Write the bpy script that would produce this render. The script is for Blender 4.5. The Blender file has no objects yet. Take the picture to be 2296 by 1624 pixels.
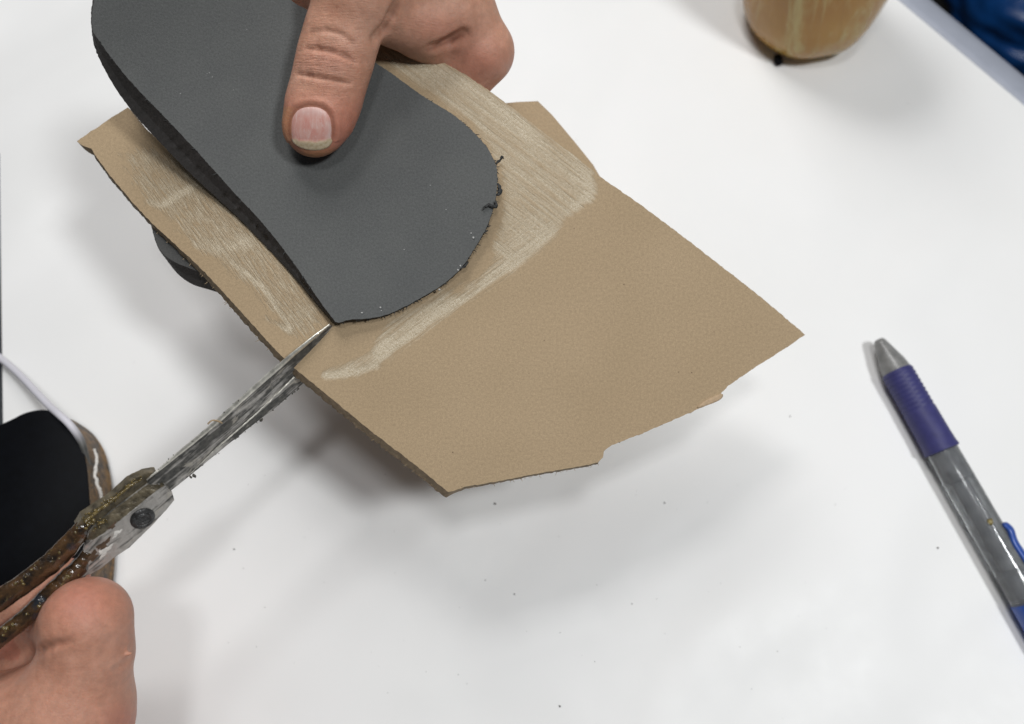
import bpy, math, random
import numpy as np
from mathutils import Vector
from mathutils.geometry import delaunay_2d_cdt
from mathutils import noise as mnoise

random.seed(7)
rng = np.random.default_rng(7)
scene = bpy.context.scene
COL = scene.collection

# ------------------------------------------------------------------ camera, lamps, exposure
TH = math.radians(70.6)                    # the phone looks down at about 70 degrees
CAM = np.array([0.0, -0.1095, 0.311])      # 31 cm above the table
FPX, CX, CY = 1768.0, 1148.0, 812.0        # focal length in photo units (photo 2296 x 1624)
RT = np.array([1.0, 0, 0])
UP = np.array([0, math.sin(TH), math.cos(TH)])
FW = np.array([0, math.cos(TH), -math.sin(TH)])

cd = bpy.data.cameras.new('camera')
cam = bpy.data.objects.new('camera', cd)
COL.objects.link(cam)
cam.location = CAM
cam.rotation_euler = (math.pi/2 - TH, 0, 0)
cd.sensor_width = 36
cd.lens = 36*FPX/2296
cd.clip_start = 0.01
cd.clip_end = 50
cd.dof.use_dof = True
cd.dof.focus_distance = 0.240
cd.dof.aperture_fstop = 8.4
scene.camera = cam

w = bpy.data.worlds.new('World')
scene.world = w
w.use_nodes = True
w.node_tree.nodes['Background'].inputs[0].default_value = (0.93, 0.97, 1.0, 1)
w.node_tree.nodes['Background'].inputs[1].default_value = 0.065

def lamp(name, loc, target, size, power, col):
    d = bpy.data.lights.new(name, 'AREA')
    d.shape = 'RECTANGLE'
    d.size, d.size_y = size
    d.energy = power
    d.color = col
    o = bpy.data.objects.new(name, d)
    COL.objects.link(o)
    o.location = loc
    o.rotation_euler = (Vector(target) - Vector(loc)).to_track_quat('-Z', 'Y').to_euler()
    return o
lamp('ceiling_lamp', (-0.13, 0.48, 0.62), (0, 0, 0), (0.32, 0.24), 1.6, (1.0, 0.985, 0.97))
lamp('ceiling_lamp', (-0.16, 0.44, 0.98), (0, 0, 0), (0.24, 0.16), 2.6, (1.0, 0.99, 0.985))
lamp('ceiling_lamp', (0.03, -0.06, 1.25), (0, 0, 0), (0.15, 0.12), 2.6, (0.99, 0.99, 1.0))
lamp('ceiling_lamp', (0.50, -0.17, 1.05), (0, 0, 0), (0.15, 0.15), 6.4, (0.97, 0.99, 1.0))

scene.view_settings.view_transform = 'Standard'
scene.view_settings.look = 'None'
scene.view_settings.exposure = 0.0
scene.view_settings.gamma = 1.0
scene.view_settings.use_curve_mapping = False
scene.render.engine = 'CYCLES'

# ------------------------------------------------------------------ helpers
def to_cam(px, py, dep):
    """photo position and depth (mm) -> camera-aligned millimetres"""
    return np.array([(px-CX)*dep/FPX, (py-CY)*dep/FPX, dep], float)
def cam_to_world(p):
    p = np.asarray(p, float)/1000.0
    return CAM + p[..., 0:1]*RT - p[..., 1:2]*UP + p[..., 2:3]*FW
def at_depth(px, py, dep):
    return cam_to_world(to_cam(px, py, dep))
def at_z(px, py, z):
    d = RT*(px-CX)/FPX - UP*(py-CY)/FPX + FW
    return CAM + d*((z-CAM[2])/d[2])

def tag(o, label=None, cat=None, group=None, kind=None):
    if label: o['label'] = label
    if cat: o['category'] = cat
    if group: o['group'] = group
    if kind: o['kind'] = kind
    return o
def empty(name, loc, label, cat, group=None):
    o = bpy.data.objects.new(name, None)
    o.empty_display_size = 0.01
    COL.objects.link(o)
    o.location = loc
    return tag(o, label, cat, group)
ORG = {}
def obj(name, verts, faces, mat, parent=None, origin=None, smooth=True, attrs=None, uv=None):
    verts = np.asarray(verts, float)
    if origin is None:
        origin = np.array(ORG[parent.name]) if parent else np.zeros(3)
    me = bpy.data.meshes.new(name)
    me.from_pydata((verts-origin).tolist(), [], [tuple(int(i) for i in f) for f in faces])
    if smooth:
        me.polygons.foreach_set('use_smooth', [True]*len(me.polygons))
    me.materials.append(mat)
    for k, v in (attrs or {}).items():
        v = np.asarray(v, float)
        if v.ndim == 1:
            a = me.attributes.new(k, 'FLOAT', 'POINT')
            a.data.foreach_set('value', v.astype(np.float32))
        else:
            a = me.attributes.new(k, 'FLOAT_VECTOR', 'POINT')
            a.data.foreach_set('vector', v.astype(np.float32).ravel())
    me.update()
    o = bpy.data.objects.new(name, me)
    COL.objects.link(o)
    if parent:
        o.parent = parent
    o.location = origin - (np.array(ORG[parent.name]) if parent else 0)
    ORG[o.name] = np.array(origin)
    return o
def thing(name, loc, label, cat, group=None):
    o = empty(name, loc, label, cat, group)
    ORG[o.name] = np.array(loc, float)
    return o
def sharp(o, deg=35):
    m = o.modifiers.new('edges', 'EDGE_SPLIT')
    m.split_angle = math.radians(deg)
    return o

def densify(poly, step):
    out = []
    n = len(poly)
    for i in range(n):
        a, b = np.array(poly[i], float), np.array(poly[(i+1) % n], float)
        k = max(1, int(np.linalg.norm(b-a)/step))
        for j in range(k):
            out.append(a+(b-a)*j/k)
    return np.array(out)
def smooth_closed(poly, step, it=2):
    p = np.array(poly, float)
    for _ in range(it):                              # Chaikin
        q = np.empty((2*len(p), 2))
        nx = np.roll(p, -1, 0)
        q[0::2] = .75*p+.25*nx
        q[1::2] = .25*p+.75*nx
        p = q
    return densify(p, step)
def spline(pts, n):
    """Catmull-Rom through points"""
    P = np.array(pts, float)
    P = np.vstack([2*P[0]-P[1], P, 2*P[-1]-P[-2]])
    out = []
    m = len(P)-3
    for i in range(m):
        p0, p1, p2, p3 = P[i:i+4]
        for t in np.linspace(0, 1, n, endpoint=False):
            out.append(.5*((2*p1)+(-p0+p2)*t+(2*p0-5*p1+4*p2-p3)*t*t+(-p0+3*p1-3*p2+p3)*t**3))
    out.append(P[-2])
    return np.array(out)
def poly_sd(pts, poly):
    """signed distance, positive inside"""
    pts = np.asarray(pts, float)
    poly = np.asarray(poly, float)
    d = np.full(len(pts), 1e9)
    inside = np.zeros(len(pts), bool)
    for i in range(len(poly)):
        a, b = poly[i], poly[(i+1) % len(poly)]
        e = b-a
        t = np.clip(((pts-a)@e)/(e@e+1e-12), 0, 1)
        d = np.minimum(d, np.linalg.norm(pts-a-t[:, None]*e, axis=1))
        c = (a[1] > pts[:, 1]) != (b[1] > pts[:, 1])
        with np.errstate(divide='ignore', invalid='ignore'):
            xi = a[0]+(pts[:, 1]-a[1])*(b[0]-a[0])/(b[1]-a[1])
        inside ^= c & (pts[:, 0] < xi)
    return np.where(inside, d, -d)
def smoothstep(a, b, x):
    t = np.clip((x-a)/(b-a), 0, 1)
    return t*t*(3-2*t)
def tri_fill(boundary, step):
    """2D triangulation of a dense closed boundary with interior points; boundary verts come first"""
    b = np.asarray(boundary)
    n = len(b)
    lo, hi = b.min(0), b.max(0)
    gx, gy = np.meshgrid(np.arange(lo[0], hi[0], step), np.arange(lo[1], hi[1], step*.87))
    gx = gx + (np.arange(gx.shape[0]) % 2)[:, None]*step*.5
    g = np.stack([gx.ravel(), gy.ravel()], 1)
    g = g[poly_sd(g, b) > step*.45]
    allp = np.vstack([b, g])
    edges = [(i, (i+1) % n) for i in range(n)]
    vs, es, fs, ov, oe, of = delaunay_2d_cdt([Vector(p) for p in allp], edges, [], 1, 1e-6)
    vs = np.array([[v.x, v.y] for v in vs])
    if len(vs) != len(allp):
        raise RuntimeError('cdt merged verts')
    return vs, [tuple(f) for f in fs], n
class TPS:
    def __init__(self, pts, lam=0.0):
        P = np.array(pts, float)
        self.c = P[:, :2]/500
        z = P[:, 2]
        n = len(P)
        K = self.k(np.linalg.norm(self.c[:, None]-self.c[None], axis=2)) + lam*np.eye(n)
        Q = np.hstack([np.ones((n, 1)), self.c])
        A = np.block([[K, Q], [Q.T, np.zeros((3, 3))]])
        self.w = np.linalg.solve(A, np.concatenate([z, np.zeros(3)]))
    def k(self, r):
        return r*r*np.log(r+1e-9)
    def __call__(self, px, py):
        px = np.atleast_1d(np.asarray(px, float)); py = np.atleast_1d(np.asarray(py, float))
        q = np.stack([px, py], 1)/500
        K = self.k(np.linalg.norm(q[:, None]-self.c[None], axis=2))
        return K@self.w[:-3] + np.hstack([np.ones((len(q), 1)), q])@self.w[-3:]
def fnoise(x, y, s, seed=0.0):
    return np.array([mnoise.noise((a*s+seed, b*s-seed, seed)) for a, b in zip(x, y)])
def tube(path, radii, seg=12, flat=None, cap=True):
    """swept tube along a 3D path; flat=(axis, ratio) squashes the section"""
    path = np.asarray(path, float)
    n = len(path)
    radii = np.broadcast_to(np.asarray(radii, float), (n,))
    T = np.gradient(path, axis=0)
    T /= np.linalg.norm(T, axis=1)[:, None]
    ref = np.array([0, 0, 1.0]) if flat is None else np.asarray(flat[0], float)
    V = []
    for i in range(n):
        u = np.cross(T[i], ref)
        if np.linalg.norm(u) < 1e-6:
            u = np.cross(T[i], [1, 0, 0])
        u /= np.linalg.norm(u)
        v = np.cross(u, T[i])
        r2 = 1.0 if flat is None else flat[1]
        for k in range(seg):
            a = 2*math.pi*k/seg
            V.append(path[i]+radii[i]*(math.cos(a)*u+math.sin(a)*r2*v))
    F = []
    for i in range(n-1):
        for k in range(seg):
            a, b = i*seg+k, i*seg+(k+1) % seg
            F.append((a, b, b+seg, a+seg))
    if cap:
        F.append(tuple(range(seg-1, -1, -1)))
        F.append(tuple((n-1)*seg+k for k in range(seg)))
    return V, F
def lathe(profile, seg, origin, axis, ref):
    """profile list of (along, radius)"""
    axis = np.asarray(axis, float); axis /= np.linalg.norm(axis)
    u = np.cross(axis, ref); u /= np.linalg.norm(u)
    v = np.cross(axis, u)
    V, F = [], []
    for (s, r) in profile:
        for k in range(seg):
            a = 2*math.pi*k/seg
            V.append(np.asarray(origin)+axis*s+r*(math.cos(a)*u+math.sin(a)*v))
    n = len(profile)
    for i in range(n-1):
        for k in range(seg):
            a, b = i*seg+k, i*seg+(k+1) % seg
            F.append((a, b, b+seg, a+seg))
    F.append(tuple(range(seg-1, -1, -1)))
    F.append(tuple((n-1)*seg+k for k in range(seg)))
    return V, F
def blobs(centres, radii, seed=1, stretch=None):
    """many rough little lumps in one mesh"""
    r = np.random.default_rng(seed)
    ico = []
    ph = (1+5**.5)/2
    for s1 in (-1, 1):
        for s2 in (-1, 1):
            ico += [(0, s1, s2*ph), (s1, s2*ph, 0), (s2*ph, 0, s1)]
    ico = np.array(ico)/math.sqrt(1+ph*ph)
    tri = []
    for i in range(12):
        for j in range(i+1, 12):
            for k in range(j+1, 12):
                if all(np.linalg.norm(ico[a]-ico[b]) < 1.1 for a, b in ((i, j), (j, k), (i, k))):
                    nrm = np.cross(ico[j]-ico[i], ico[k]-ico[i])
                    tri.append((i, j, k) if nrm@ico[i] > 0 else (i, k, j))
    V, F = [], []
    for c, rad in zip(centres, radii):
        b = len(V)
        M = np.eye(3)*rad
        if stretch is not None:
            M = M @ np.diag(1+stretch*r.random(3))
            q, _ = np.linalg.qr(r.normal(size=(3, 3)))
            M = q @ M
        for v in ico:
            V.append(np.asarray(c)+M@(v*(.7+.6*r.random())))
        F += [(b+i, b+j, b+k) for i, j, k in tri]
    return V, F

# ------------------------------------------------------------------ material kit
class MT:
    def __init__(self, name):
        self.m = bpy.data.materials.new(name)
        self.m.use_nodes = True
        self.nt = self.m.node_tree
        self.b = self.nt.nodes['Principled BSDF']
        self.tc = None
    def n(self, t, **kw):
        x = self.nt.nodes.new(t)
        for k, v in kw.items():
            setattr(x, k, v)
        return x
    def link(self, a, b):
        self.nt.links.new(a, b)
    def setin(self, sock, v):
        if isinstance(v, bpy.types.NodeSocket):
            self.link(v, sock)
        else:
            if isinstance(v, tuple) and len(v) == 3 and sock.type == 'RGBA':
                v = v+(1,)
            sock.default_value = v
    def P(self, **kw):
        for k, v in kw.items():
            self.setin(self.b.inputs[k.replace('_', ' ')], v)
    def coord(self, scale=(1, 1, 1), rot=(0, 0, 0), loc=(0, 0, 0), attr=None):
        if attr:
            src = self.n('ShaderNodeAttribute', attribute_name=attr).outputs['Vector']
        else:
            src = self.n('ShaderNodeTexCoord').outputs['Object']
        mp = self.n('ShaderNodeMapping')
        if any(rot):                                   # turn first, then stretch
            mp.vector_type = 'TEXTURE'
            scale = tuple(1/v for v in scale)
            rot = tuple(-v for v in rot)
        mp.inputs['Scale'].default_value = scale
        mp.inputs['Rotation'].default_value = rot
        mp.inputs['Location'].default_value = loc
        self.link(src, mp.inputs['Vector'])
        return mp.outputs[0]
    def noise(self, vec, scale, detail=3, rough=.55, dist=0):
        x = self.n('ShaderNodeTexNoise')
        x.inputs['Scale'].default_value = scale
        x.inputs['Detail'].default_value = detail
        x.inputs['Roughness'].default_value = rough
        x.inputs['Distortion'].default_value = dist
        self.link(vec, x.inputs['Vector'])
        return x.outputs['Fac']
    def voro(self, vec, scale, feature='F1', out='Distance'):
        x = self.n('ShaderNodeTexVoronoi', feature=feature)
        x.inputs['Scale'].default_value = scale
        self.link(vec, x.inputs['Vector'])
        return x.outputs[out]
    def wave(self, vec, scale, dist=2, detail=2, dscale=1.0):
        x = self.n('ShaderNodeTexWave')
        x.inputs['Scale'].default_value = scale
        x.inputs['Distortion'].default_value = dist
        x.inputs['Detail'].default_value = detail
        x.inputs['Detail Scale'].default_value = dscale
        self.link(vec, x.inputs['Vector'])
        return x.outputs['Fac']
    def attr(self, name):
        return self.n('ShaderNodeAttribute', attribute_name=name).outputs['Fac']
    def mp(self, v, a, b, c=0., d=1.):
        x = self.n('ShaderNodeMapRange')
        x.inputs['From Min'].default_value = a
        x.inputs['From Max'].default_value = b
        x.inputs['To Min'].default_value = c
        x.inputs['To Max'].default_value = d
        self.link(v, x.inputs['Value'])
        return x.outputs['Result']
    def math(self, op, a, b=None, clamp=False):
        x = self.n('ShaderNodeMath', operation=op)
        x.use_clamp = clamp
        self.setin(x.inputs[0], a)
        if b is not None:
            self.setin(x.inputs[1], b)
        return x.outputs[0]
    def mix(self, f, a, b):
        x = self.n('ShaderNodeMix', data_type='RGBA')
        self.setin(x.inputs[0], f)
        self.setin(x.inputs[6], a)
        self.setin(x.inputs[7], b)
        return x.outputs[2]
    def mul(self, col, f):
        """colour times a factor socket"""
        x = self.n('ShaderNodeVectorMath', operation='SCALE')
        self.setin(x.inputs[0], col)
        self.setin(x.inputs['Scale'], f)
        return x.outputs[0]
    def bump(self, h, strength, dist, prev=None):
        x = self.n('ShaderNodeBump')
        x.inputs['Strength'].default_value = strength
        x.inputs['Distance'].default_value = dist
        self.link(h, x.inputs['Height'])
        if prev is not None:
            self.link(prev, x.inputs['Normal'])
        return x.outputs[0]

def mat_table():
    t = MT('white_table_laminate')
    c = t.coord()
    n1 = t.noise(c, 9, 3)
    n2 = t.noise(c, 90, 4)
    sp = t.mp(t.voro(c, 120), .035, .02)                 # sparse faint specks
    pick = t.mp(t.noise(c, 31, 2), .60, .66)
    col = t.mix(t.mp(n1, .3, .7), (.80, .80, .79), (.83, .83, .825))
    col = t.mix(t.math('MULTIPLY', t.math('MULTIPLY', sp, pick), .35), col, (.25, .25, .26))
    t.P(Base_Color=col, Roughness=t.mp(n2, .3, .7, .42, .52), Specular_IOR_Level=.35)
    t.P(Normal=t.bump(t.noise(t.coord((1, .55, 1), (0, 0, .7)), 11, 1.5, .4, .6), .8, .016))
    return t.m
def mat_tan():
    t = MT('tan_foam_rubber')
    c = t.coord(attr='flat')                          # sheet coordinates in mm
    grain = t.noise(c, 1.25, 4, .75)
    grain2 = t.noise(c, 3.4, 2, .6)
    patch = t.noise(c, .02, 2)
    col = t.mix(t.mp(patch, .35, .65), (.338, .250, .153), (.360, .268, .167))
    col = t.mul(col, t.mp(grain, .3, .7, .84, 1.15))
    col = t.mul(col, t.mp(grain2, .3, .7, .86, 1.14))
    dots = t.mp(t.voro(c, .30), .07, .045)
    col = t.mix(t.math('MULTIPLY', dots, t.mp(t.noise(c, .11, 1), .60, .64)), col, (.10, .065, .04))
    # dried contact cement, brushed on in strokes
    s1 = t.noise(t.coord((.045, .8, 1), (0, 0, -.66), attr='flat'), 1.0, 5, .65, .25)
    s2 = t.noise(t.coord((.045, 1.0, 1), (0, 0, .64), attr='flat'), 1.0, 5, .65, .25)
    s3 = t.noise(t.coord((.16, 1.7, 1), (0, 0, -.95), attr='flat'), 1.0, 4, .7, .3)
    cl = t.noise(c, .16, 4, .65)
    def film(a, s, lo, hi, k):
        v = t.math('ADD', a, t.math('MULTIPLY', t.math('SUBTRACT', s, .5), k))
        v = t.math('ADD', v, t.math('MULTIPLY', t.math('SUBTRACT', cl, .5), .9))
        return t.mp(v, lo, hi)
    a1, a2, a3 = t.attr('glue_a'), t.attr('glue_b'), t.attr('glue_c')
    rag = t.noise(c, .55, 4, .7)
    def present(a):
        return t.mp(t.math('ADD', a, t.math('MULTIPLY', t.math('SUBTRACT', rag, .5), .7)), .12, .40)
    f1 = t.math('MULTIPLY', film(a1, s1, .22, 1.1, 2.7), present(a1))
    f2 = t.math('MULTIPLY', film(a2, s2, .22, 1.1, 2.7), present(a2))
    f3 = t.math('MULTIPLY', film(a3, s3, .55, 1.15, 2.2), present(a3))
    f = t.math('MAXIMUM', t.math('MAXIMUM', f1, f2), f3, clamp=True)
    sparkle = t.noise(c, 1.7, 4, .85)
    gcol = t.mix(t.mp(sparkle, .38, .68), (.41, .335, .22), (.72, .65, .51))  # pale end of the mix paints sparkling glints into the film colour
    col = t.mix(t.math('MULTIPLY', f, .68), col, gcol)
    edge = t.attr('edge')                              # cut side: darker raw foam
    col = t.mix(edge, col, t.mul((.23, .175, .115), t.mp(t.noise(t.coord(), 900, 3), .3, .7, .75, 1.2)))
    t.P(Base_Color=col)
    t.P(Roughness=t.mp(f, 0, 1, .78, .27), Specular_IOR_Level=t.mp(f, 0, 1, .28, .55))
    nb = t.bump(grain, .06, .0003)
    g2 = t.math('MULTIPLY', t.math('ADD', sparkle, s1), f)
    t.P(Normal=t.bump(g2, .7, .0004, nb))
    return t.m
def mat_insole():
    t = MT('grey_foam_insole')
    c = t.coord(attr='flat')
    g = t.noise(c, 1.5, 4, .8)
    p = t.noise(c, .06, 3)
    col = t.mix(t.mp(p, .35, .65), (.081, .084, .083), (.089, .092, .090))
    col = t.mul(col, t.mp(g, .3, .7, .74, 1.26))
    fl = t.mp(t.voro(c, .33), .06, .03)
    col = t.mix(t.math('MULTIPLY', fl, t.mp(t.noise(c, .09, 1), .58, .62)), col, (.32, .32, .31))
    e = t.attr('edge')
    rough_side = t.noise(t.coord(), 1400, 3, .8)
    ec = t.mul((.030, .026, .024), t.mp(rough_side, .3, .7, .6, 1.5))
    low = t.mp(t.attr('low'), .50, .56)
    ec = t.mix(low, ec, t.mul((.050, .046, .044), t.mp(rough_side, .3, .7, .85, 1.15)))
    col = t.mix(e, col, ec)
    t.P(Base_Color=col, Roughness=.74, Specular_IOR_Level=.35)
    t.P(Normal=t.bump(rough_side, .3, .0004, t.bump(g, .10, .0003)))
    return t.m
def mat_skin():
    t = MT('skin')
    c = t.coord()
    n1 = t.noise(c, 70, 5, .7)
    n2 = t.noise(c, 420, 4, .7)
    red = t.attr('red')
    base = t.mix(t.mp(n1, .35, .65), (.46, .232, .153), (.535, .300, .213))
    base = t.mix(t.math('MULTIPLY', red, .85), base, (.43, .140, .095))
    base = t.mix(t.attr('tan'), base, (.40, .205, .095))
    base = t.mul(base, t.mp(n2, .3, .7, .88, 1.12))
    mole = t.mp(t.voro(c, 75), .045, .03)
    base = t.mix(t.math('MULTIPLY', mole, .30), base, (.26, .11, .07))
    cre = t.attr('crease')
    base = t.mix(t.math('MULTIPLY', cre, .62), base, (.20, .075, .045))  # shade of the folds painted into the skin colour, plus cuticle dirt
    t.P(Base_Color=base, Roughness=t.mp(n2, .3, .7, .40, .56), Specular_IOR_Level=.38)
    t.b.inputs['Subsurface Weight'].default_value = .22
    t.b.inputs['Subsurface Radius'].default_value = (1.0, .36, .20)
    t.b.inputs['Subsurface Scale'].default_value = .0022
    v1 = t.voro(t.coord((1, 1, 1)), 1150, 'DISTANCE_TO_EDGE')
    cells = t.mp(v1, 0, .10)
    cx = t.coord((1, 1, 1), attr='skinuv')
    wr = t.noise(t.coord((.28, 1.7, 1), attr='skinuv'), 1.2, 3, .6, .3)
    nb = t.bump(cells, .22, .00022)
    nb = t.bump(t.math('MULTIPLY', wr, t.attr('wrinkle')), .55, .0010, nb)
    nb = t.bump(n2, .25, .0008, nb)
    t.P(Normal=nb)
    return t.m
def mat_nail():
    t = MT('fingernail')
    c = t.coord(attr='nailuv')
    free, lun, side = t.attr('free'), t.attr('lunula'), t.attr('side')
    n = t.noise(t.coord((1.6, .5, 1), attr='nailuv'), .45, 4, .6)
    col = t.mix(t.mp(n, .35, .65), (.55, .245, .205), (.60, .36, .31))
    col = t.mix(t.math('MULTIPLY', lun, .45), col, (.58, .44, .41))
    ch = t.mp(t.noise(t.coord((1.3, .45, 1), attr='nailuv'), .8, 4, .7), .52, .66)
    col = t.mix(t.math('MULTIPLY', ch, .45), col, (.66, .56, .52))
    col = t.mix(t.math('MULTIPLY', side, .5), col, (.70, .62, .60))
    col = t.mix(free, col, t.mix(t.mp(t.noise(c, 1.2, 3), .4, .6), (.47, .37, .23), (.56, .47, .33)))
    t.P(Base_Color=col, Roughness=t.mp(n, .3, .7, .34, .52), Specular_IOR_Level=.4)
    t.P(Normal=t.bump(t.noise(t.coord((3.2, .4, 1), attr='nailuv'), 3, 3), .35, .0002))
    return t.m
def mat_steel(name, dark=0.0, glue=0.0):
    t = MT(name)
    c = t.coord()
    streak = t.noise(t.coord((35, 420, 420), (0, 0, -.757)), 1.0, 4, .6, .6)
    n1 = t.noise(c, 130, 4, .6)
    n2 = t.noise(c, 600, 3, .6)
    grime = t.mp(t.math('ADD', t.math('MULTIPLY', streak, 1.3), t.math('MULTIPLY', n1, .7)), .92-dark, 1.12-dark)
    steel = t.mul((.50, .475, .445), t.mp(n2, .3, .7, .88, 1.1))
    dirt = t.mix(t.mp(n2, .35, .65), (.040, .040, .038), (.10, .095, .085))
    col = t.mix(grime, steel, dirt)
    pale = t.math('MULTIPLY', t.mp(t.noise(t.coord((90, 230, 230), (0, 0, -.757)), 1.0, 4, .65, .9), .60-glue, .66-glue), .75)
    col = t.mix(pale, col, (.40, .37, .32))
    any_ = t.math('MAXIMUM', grime, pale)
    t.P(Base_Color=col, Metallic=t.mp(any_, 0, 1, .55, .10), Roughness=t.mp(any_, 0, 1, .40, .62))
    t.P(Normal=t.bump(t.math('ADD', n2, t.math('MULTIPLY', any_, .8)), .6, .0004))
    return t.m
def mat_glue_handle():
    t = MT('glue_crusted_handle')
    c = t.coord()
    n1 = t.noise(c, 260, 3, .6)
    n2 = t.noise(c, 480, 3, .6)
    col = t.mix(t.mp(n1, .38, .62), (.012, .007, .004), (.075, .038, .014))
    col = t.mix(t.mp(n2, .62, .74), col, (.17, .12, .04))
    col = t.mix(t.mp(t.noise(c, 110, 3), .58, .64), col, (.018, .021, .027))
    t.P(Base_Color=col, Roughness=t.mp(n2, .3, .7, .10, .28), Specular_IOR_Level=.7, Coat_Weight=1.0, Coat_Roughness=.06)
    t.P(Normal=t.bump(n1, .5, .0016, t.bump(n2, .12, .0005)))
    return t.m
def mat_simple(name, col, rough, spec=.4, nscale=None, amt=.15, bump=0, bdist=.0005, **kw):
    t = MT(name)
    if nscale:
        n = t.noise(t.coord(), nscale, 4, .6)
        t.P(Base_Color=t.mul(col, t.mp(n, .3, .7, 1-amt, 1+amt)))
        if bump:
            t.P(Normal=t.bump(n, bump, bdist))
    else:
        t.P(Base_Color=col)
    t.P(Roughness=rough, Specular_IOR_Level=spec, **kw)
    return t.m
def mat_amber():
    t = MT('amber_glue_jar')
    c = t.coord()
    drip = t.noise(t.coord((120, 120, 26), (0, .25, .3)), 1.0, 5, .6, .6)
    n1 = t.noise(c, 28, 3)
    col = t.mix(t.mp(n1, .35, .65), (.33, .155, .020), (.41, .225, .045))
    col = t.mix(t.mp(drip, .50, .68), col, (.46, .36, .14))
    t.P(Base_Color=col, Roughness=t.mp(drip, .4, .7, .16, .34), Specular_IOR_Level=.5)
    t.P(Normal=t.bump(drip, .5, .002))
    return t.m
def mat_sole_side():
    t = MT('glue_stained_sole_side')
    c = t.coord()
    n = t.noise(c, 210, 5, .7)
    n2 = t.noise(c, 600, 4, .7)
    col = t.mix(t.mp(n, .40, .60), (.050, .042, .034), (.20, .115, .045))
    col = t.mul(col, t.mp(n2, .3, .7, .6, 1.4))
    t.P(Base_Color=col, Roughness=.55)
    t.P(Normal=t.bump(n2, .8, .0008))
    return t.m
M = dict(table=mat_table(), tan=mat_tan(), insole=mat_insole(), skin=mat_skin(), nail=mat_nail(),
         blade=mat_steel('worn_scissor_steel', .05, 0.02), blade_dark=mat_steel('grimy_scissor_steel', .16, -.02),
         shank=mat_steel('glue_smeared_steel', -.03, .05), handle=mat_glue_handle(), amber=mat_amber(), side=mat_sole_side())
M['edge_steel'] = mat_simple('ground_blade_spine', (.62, .60, .54), .42, .5, 420, .35, .5, .0003, Metallic=.75)
M['crust'] = mat_simple('dried_grey_glue', (.085, .080, .068), .6, .4, 800, .5, .5)
M['crust_yellow'] = mat_simple('dried_yellow_glue', (.24, .19, .07), .25, .6, 700, .5, .5)
M['crust_glass'] = mat_simple('glassy_yellow_glue', (.13, .095, .035), .14, .6, 700, .6, .5, .0008)
M['stain'] = mat_simple('brown_glue_stain', (.085, .055, .035), .5, .4, 600, .5, .5)
M['bevel'] = mat_simple('olive_glue_stained_steel', (.115, .095, .062), .34, .5, 420, .65, .6, .0007, Metallic=.25)
M['screw'] = mat_simple('dark_pivot_screw', (.05, .05, .05), .38, .5, 330, .7, 1.0, .0012, Metallic=.4)
M['black'] = mat_simple('black_rubber_sole', (.0020, .0025, .0038), .6, .10, 300, .25, .2, .0003)
M['black_mat'] = mat_simple('black_rubber_mat', (.02, .026, .034), .6, .3, 300, .25)
def mat_cord():
    t = MT('white_cord')
    n = t.noise(t.coord(), 400, 4)
    col = t.mix(t.attr('dirt'), (.62, .61, .66), t.mul((.075, .075, .07), t.mp(n, .3, .7, .6, 1.4)))
    t.P(Base_Color=col, Roughness=.5)
    return t.m
M['white_cord'] = mat_cord()
M['white_glue'] = mat_simple('white_dried_glue', (.66, .64, .60), .5, .4, 900, .2)
M['grip'] = mat_simple('purple_rubber_grip', (.040, .040, .14), .5, .35, 260, .12)
M['blue'] = mat_simple('blue_plastic', (.025, .075, .33), .3, .5, 120, .1)
M['smoke'] = mat_simple('scuffed_smoke_plastic', (.60, .62, .63), .12, .5, 260, .25, .25, .0006, Transmission_Weight=.85, IOR=1.42)
M['cone'] = mat_simple('grey_tip_plastic', (.20, .20, .195), .3, .5, 300, .3, .3)
M['refill'] = mat_simple('dark_refill', (.15, .155, .17), .4)
M['dust'] = mat_simple('dark_dust', (.07, .065, .06), .9)
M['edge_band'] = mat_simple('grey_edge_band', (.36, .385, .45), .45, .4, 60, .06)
M['floor'] = mat_simple('dark_floor', (.018, .017, .016), .7, .3, 12, .4)
M['bag'] = mat_simple('blue_plastic_film', (.008, .085, .32), .28, .5, 18, .35, .5, .01)
M['paper'] = mat_simple('white_paper', (.62, .60, .56), .8)
M['speck'] = mat_simple('pale_debris', (.42, .42, .41), .7)
M['shaving'] = mat_simple('grey_foam_shaving', (.045, .046, .046), .85, .2, 900, .4)
M['cut_tan'] = mat_simple('raw_tan_foam', (.41, .30, .195), .8, .2, 900, .15)
M['fibre'] = mat_simple('tan_fibre', (.36, .27, .17), .85)

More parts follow.
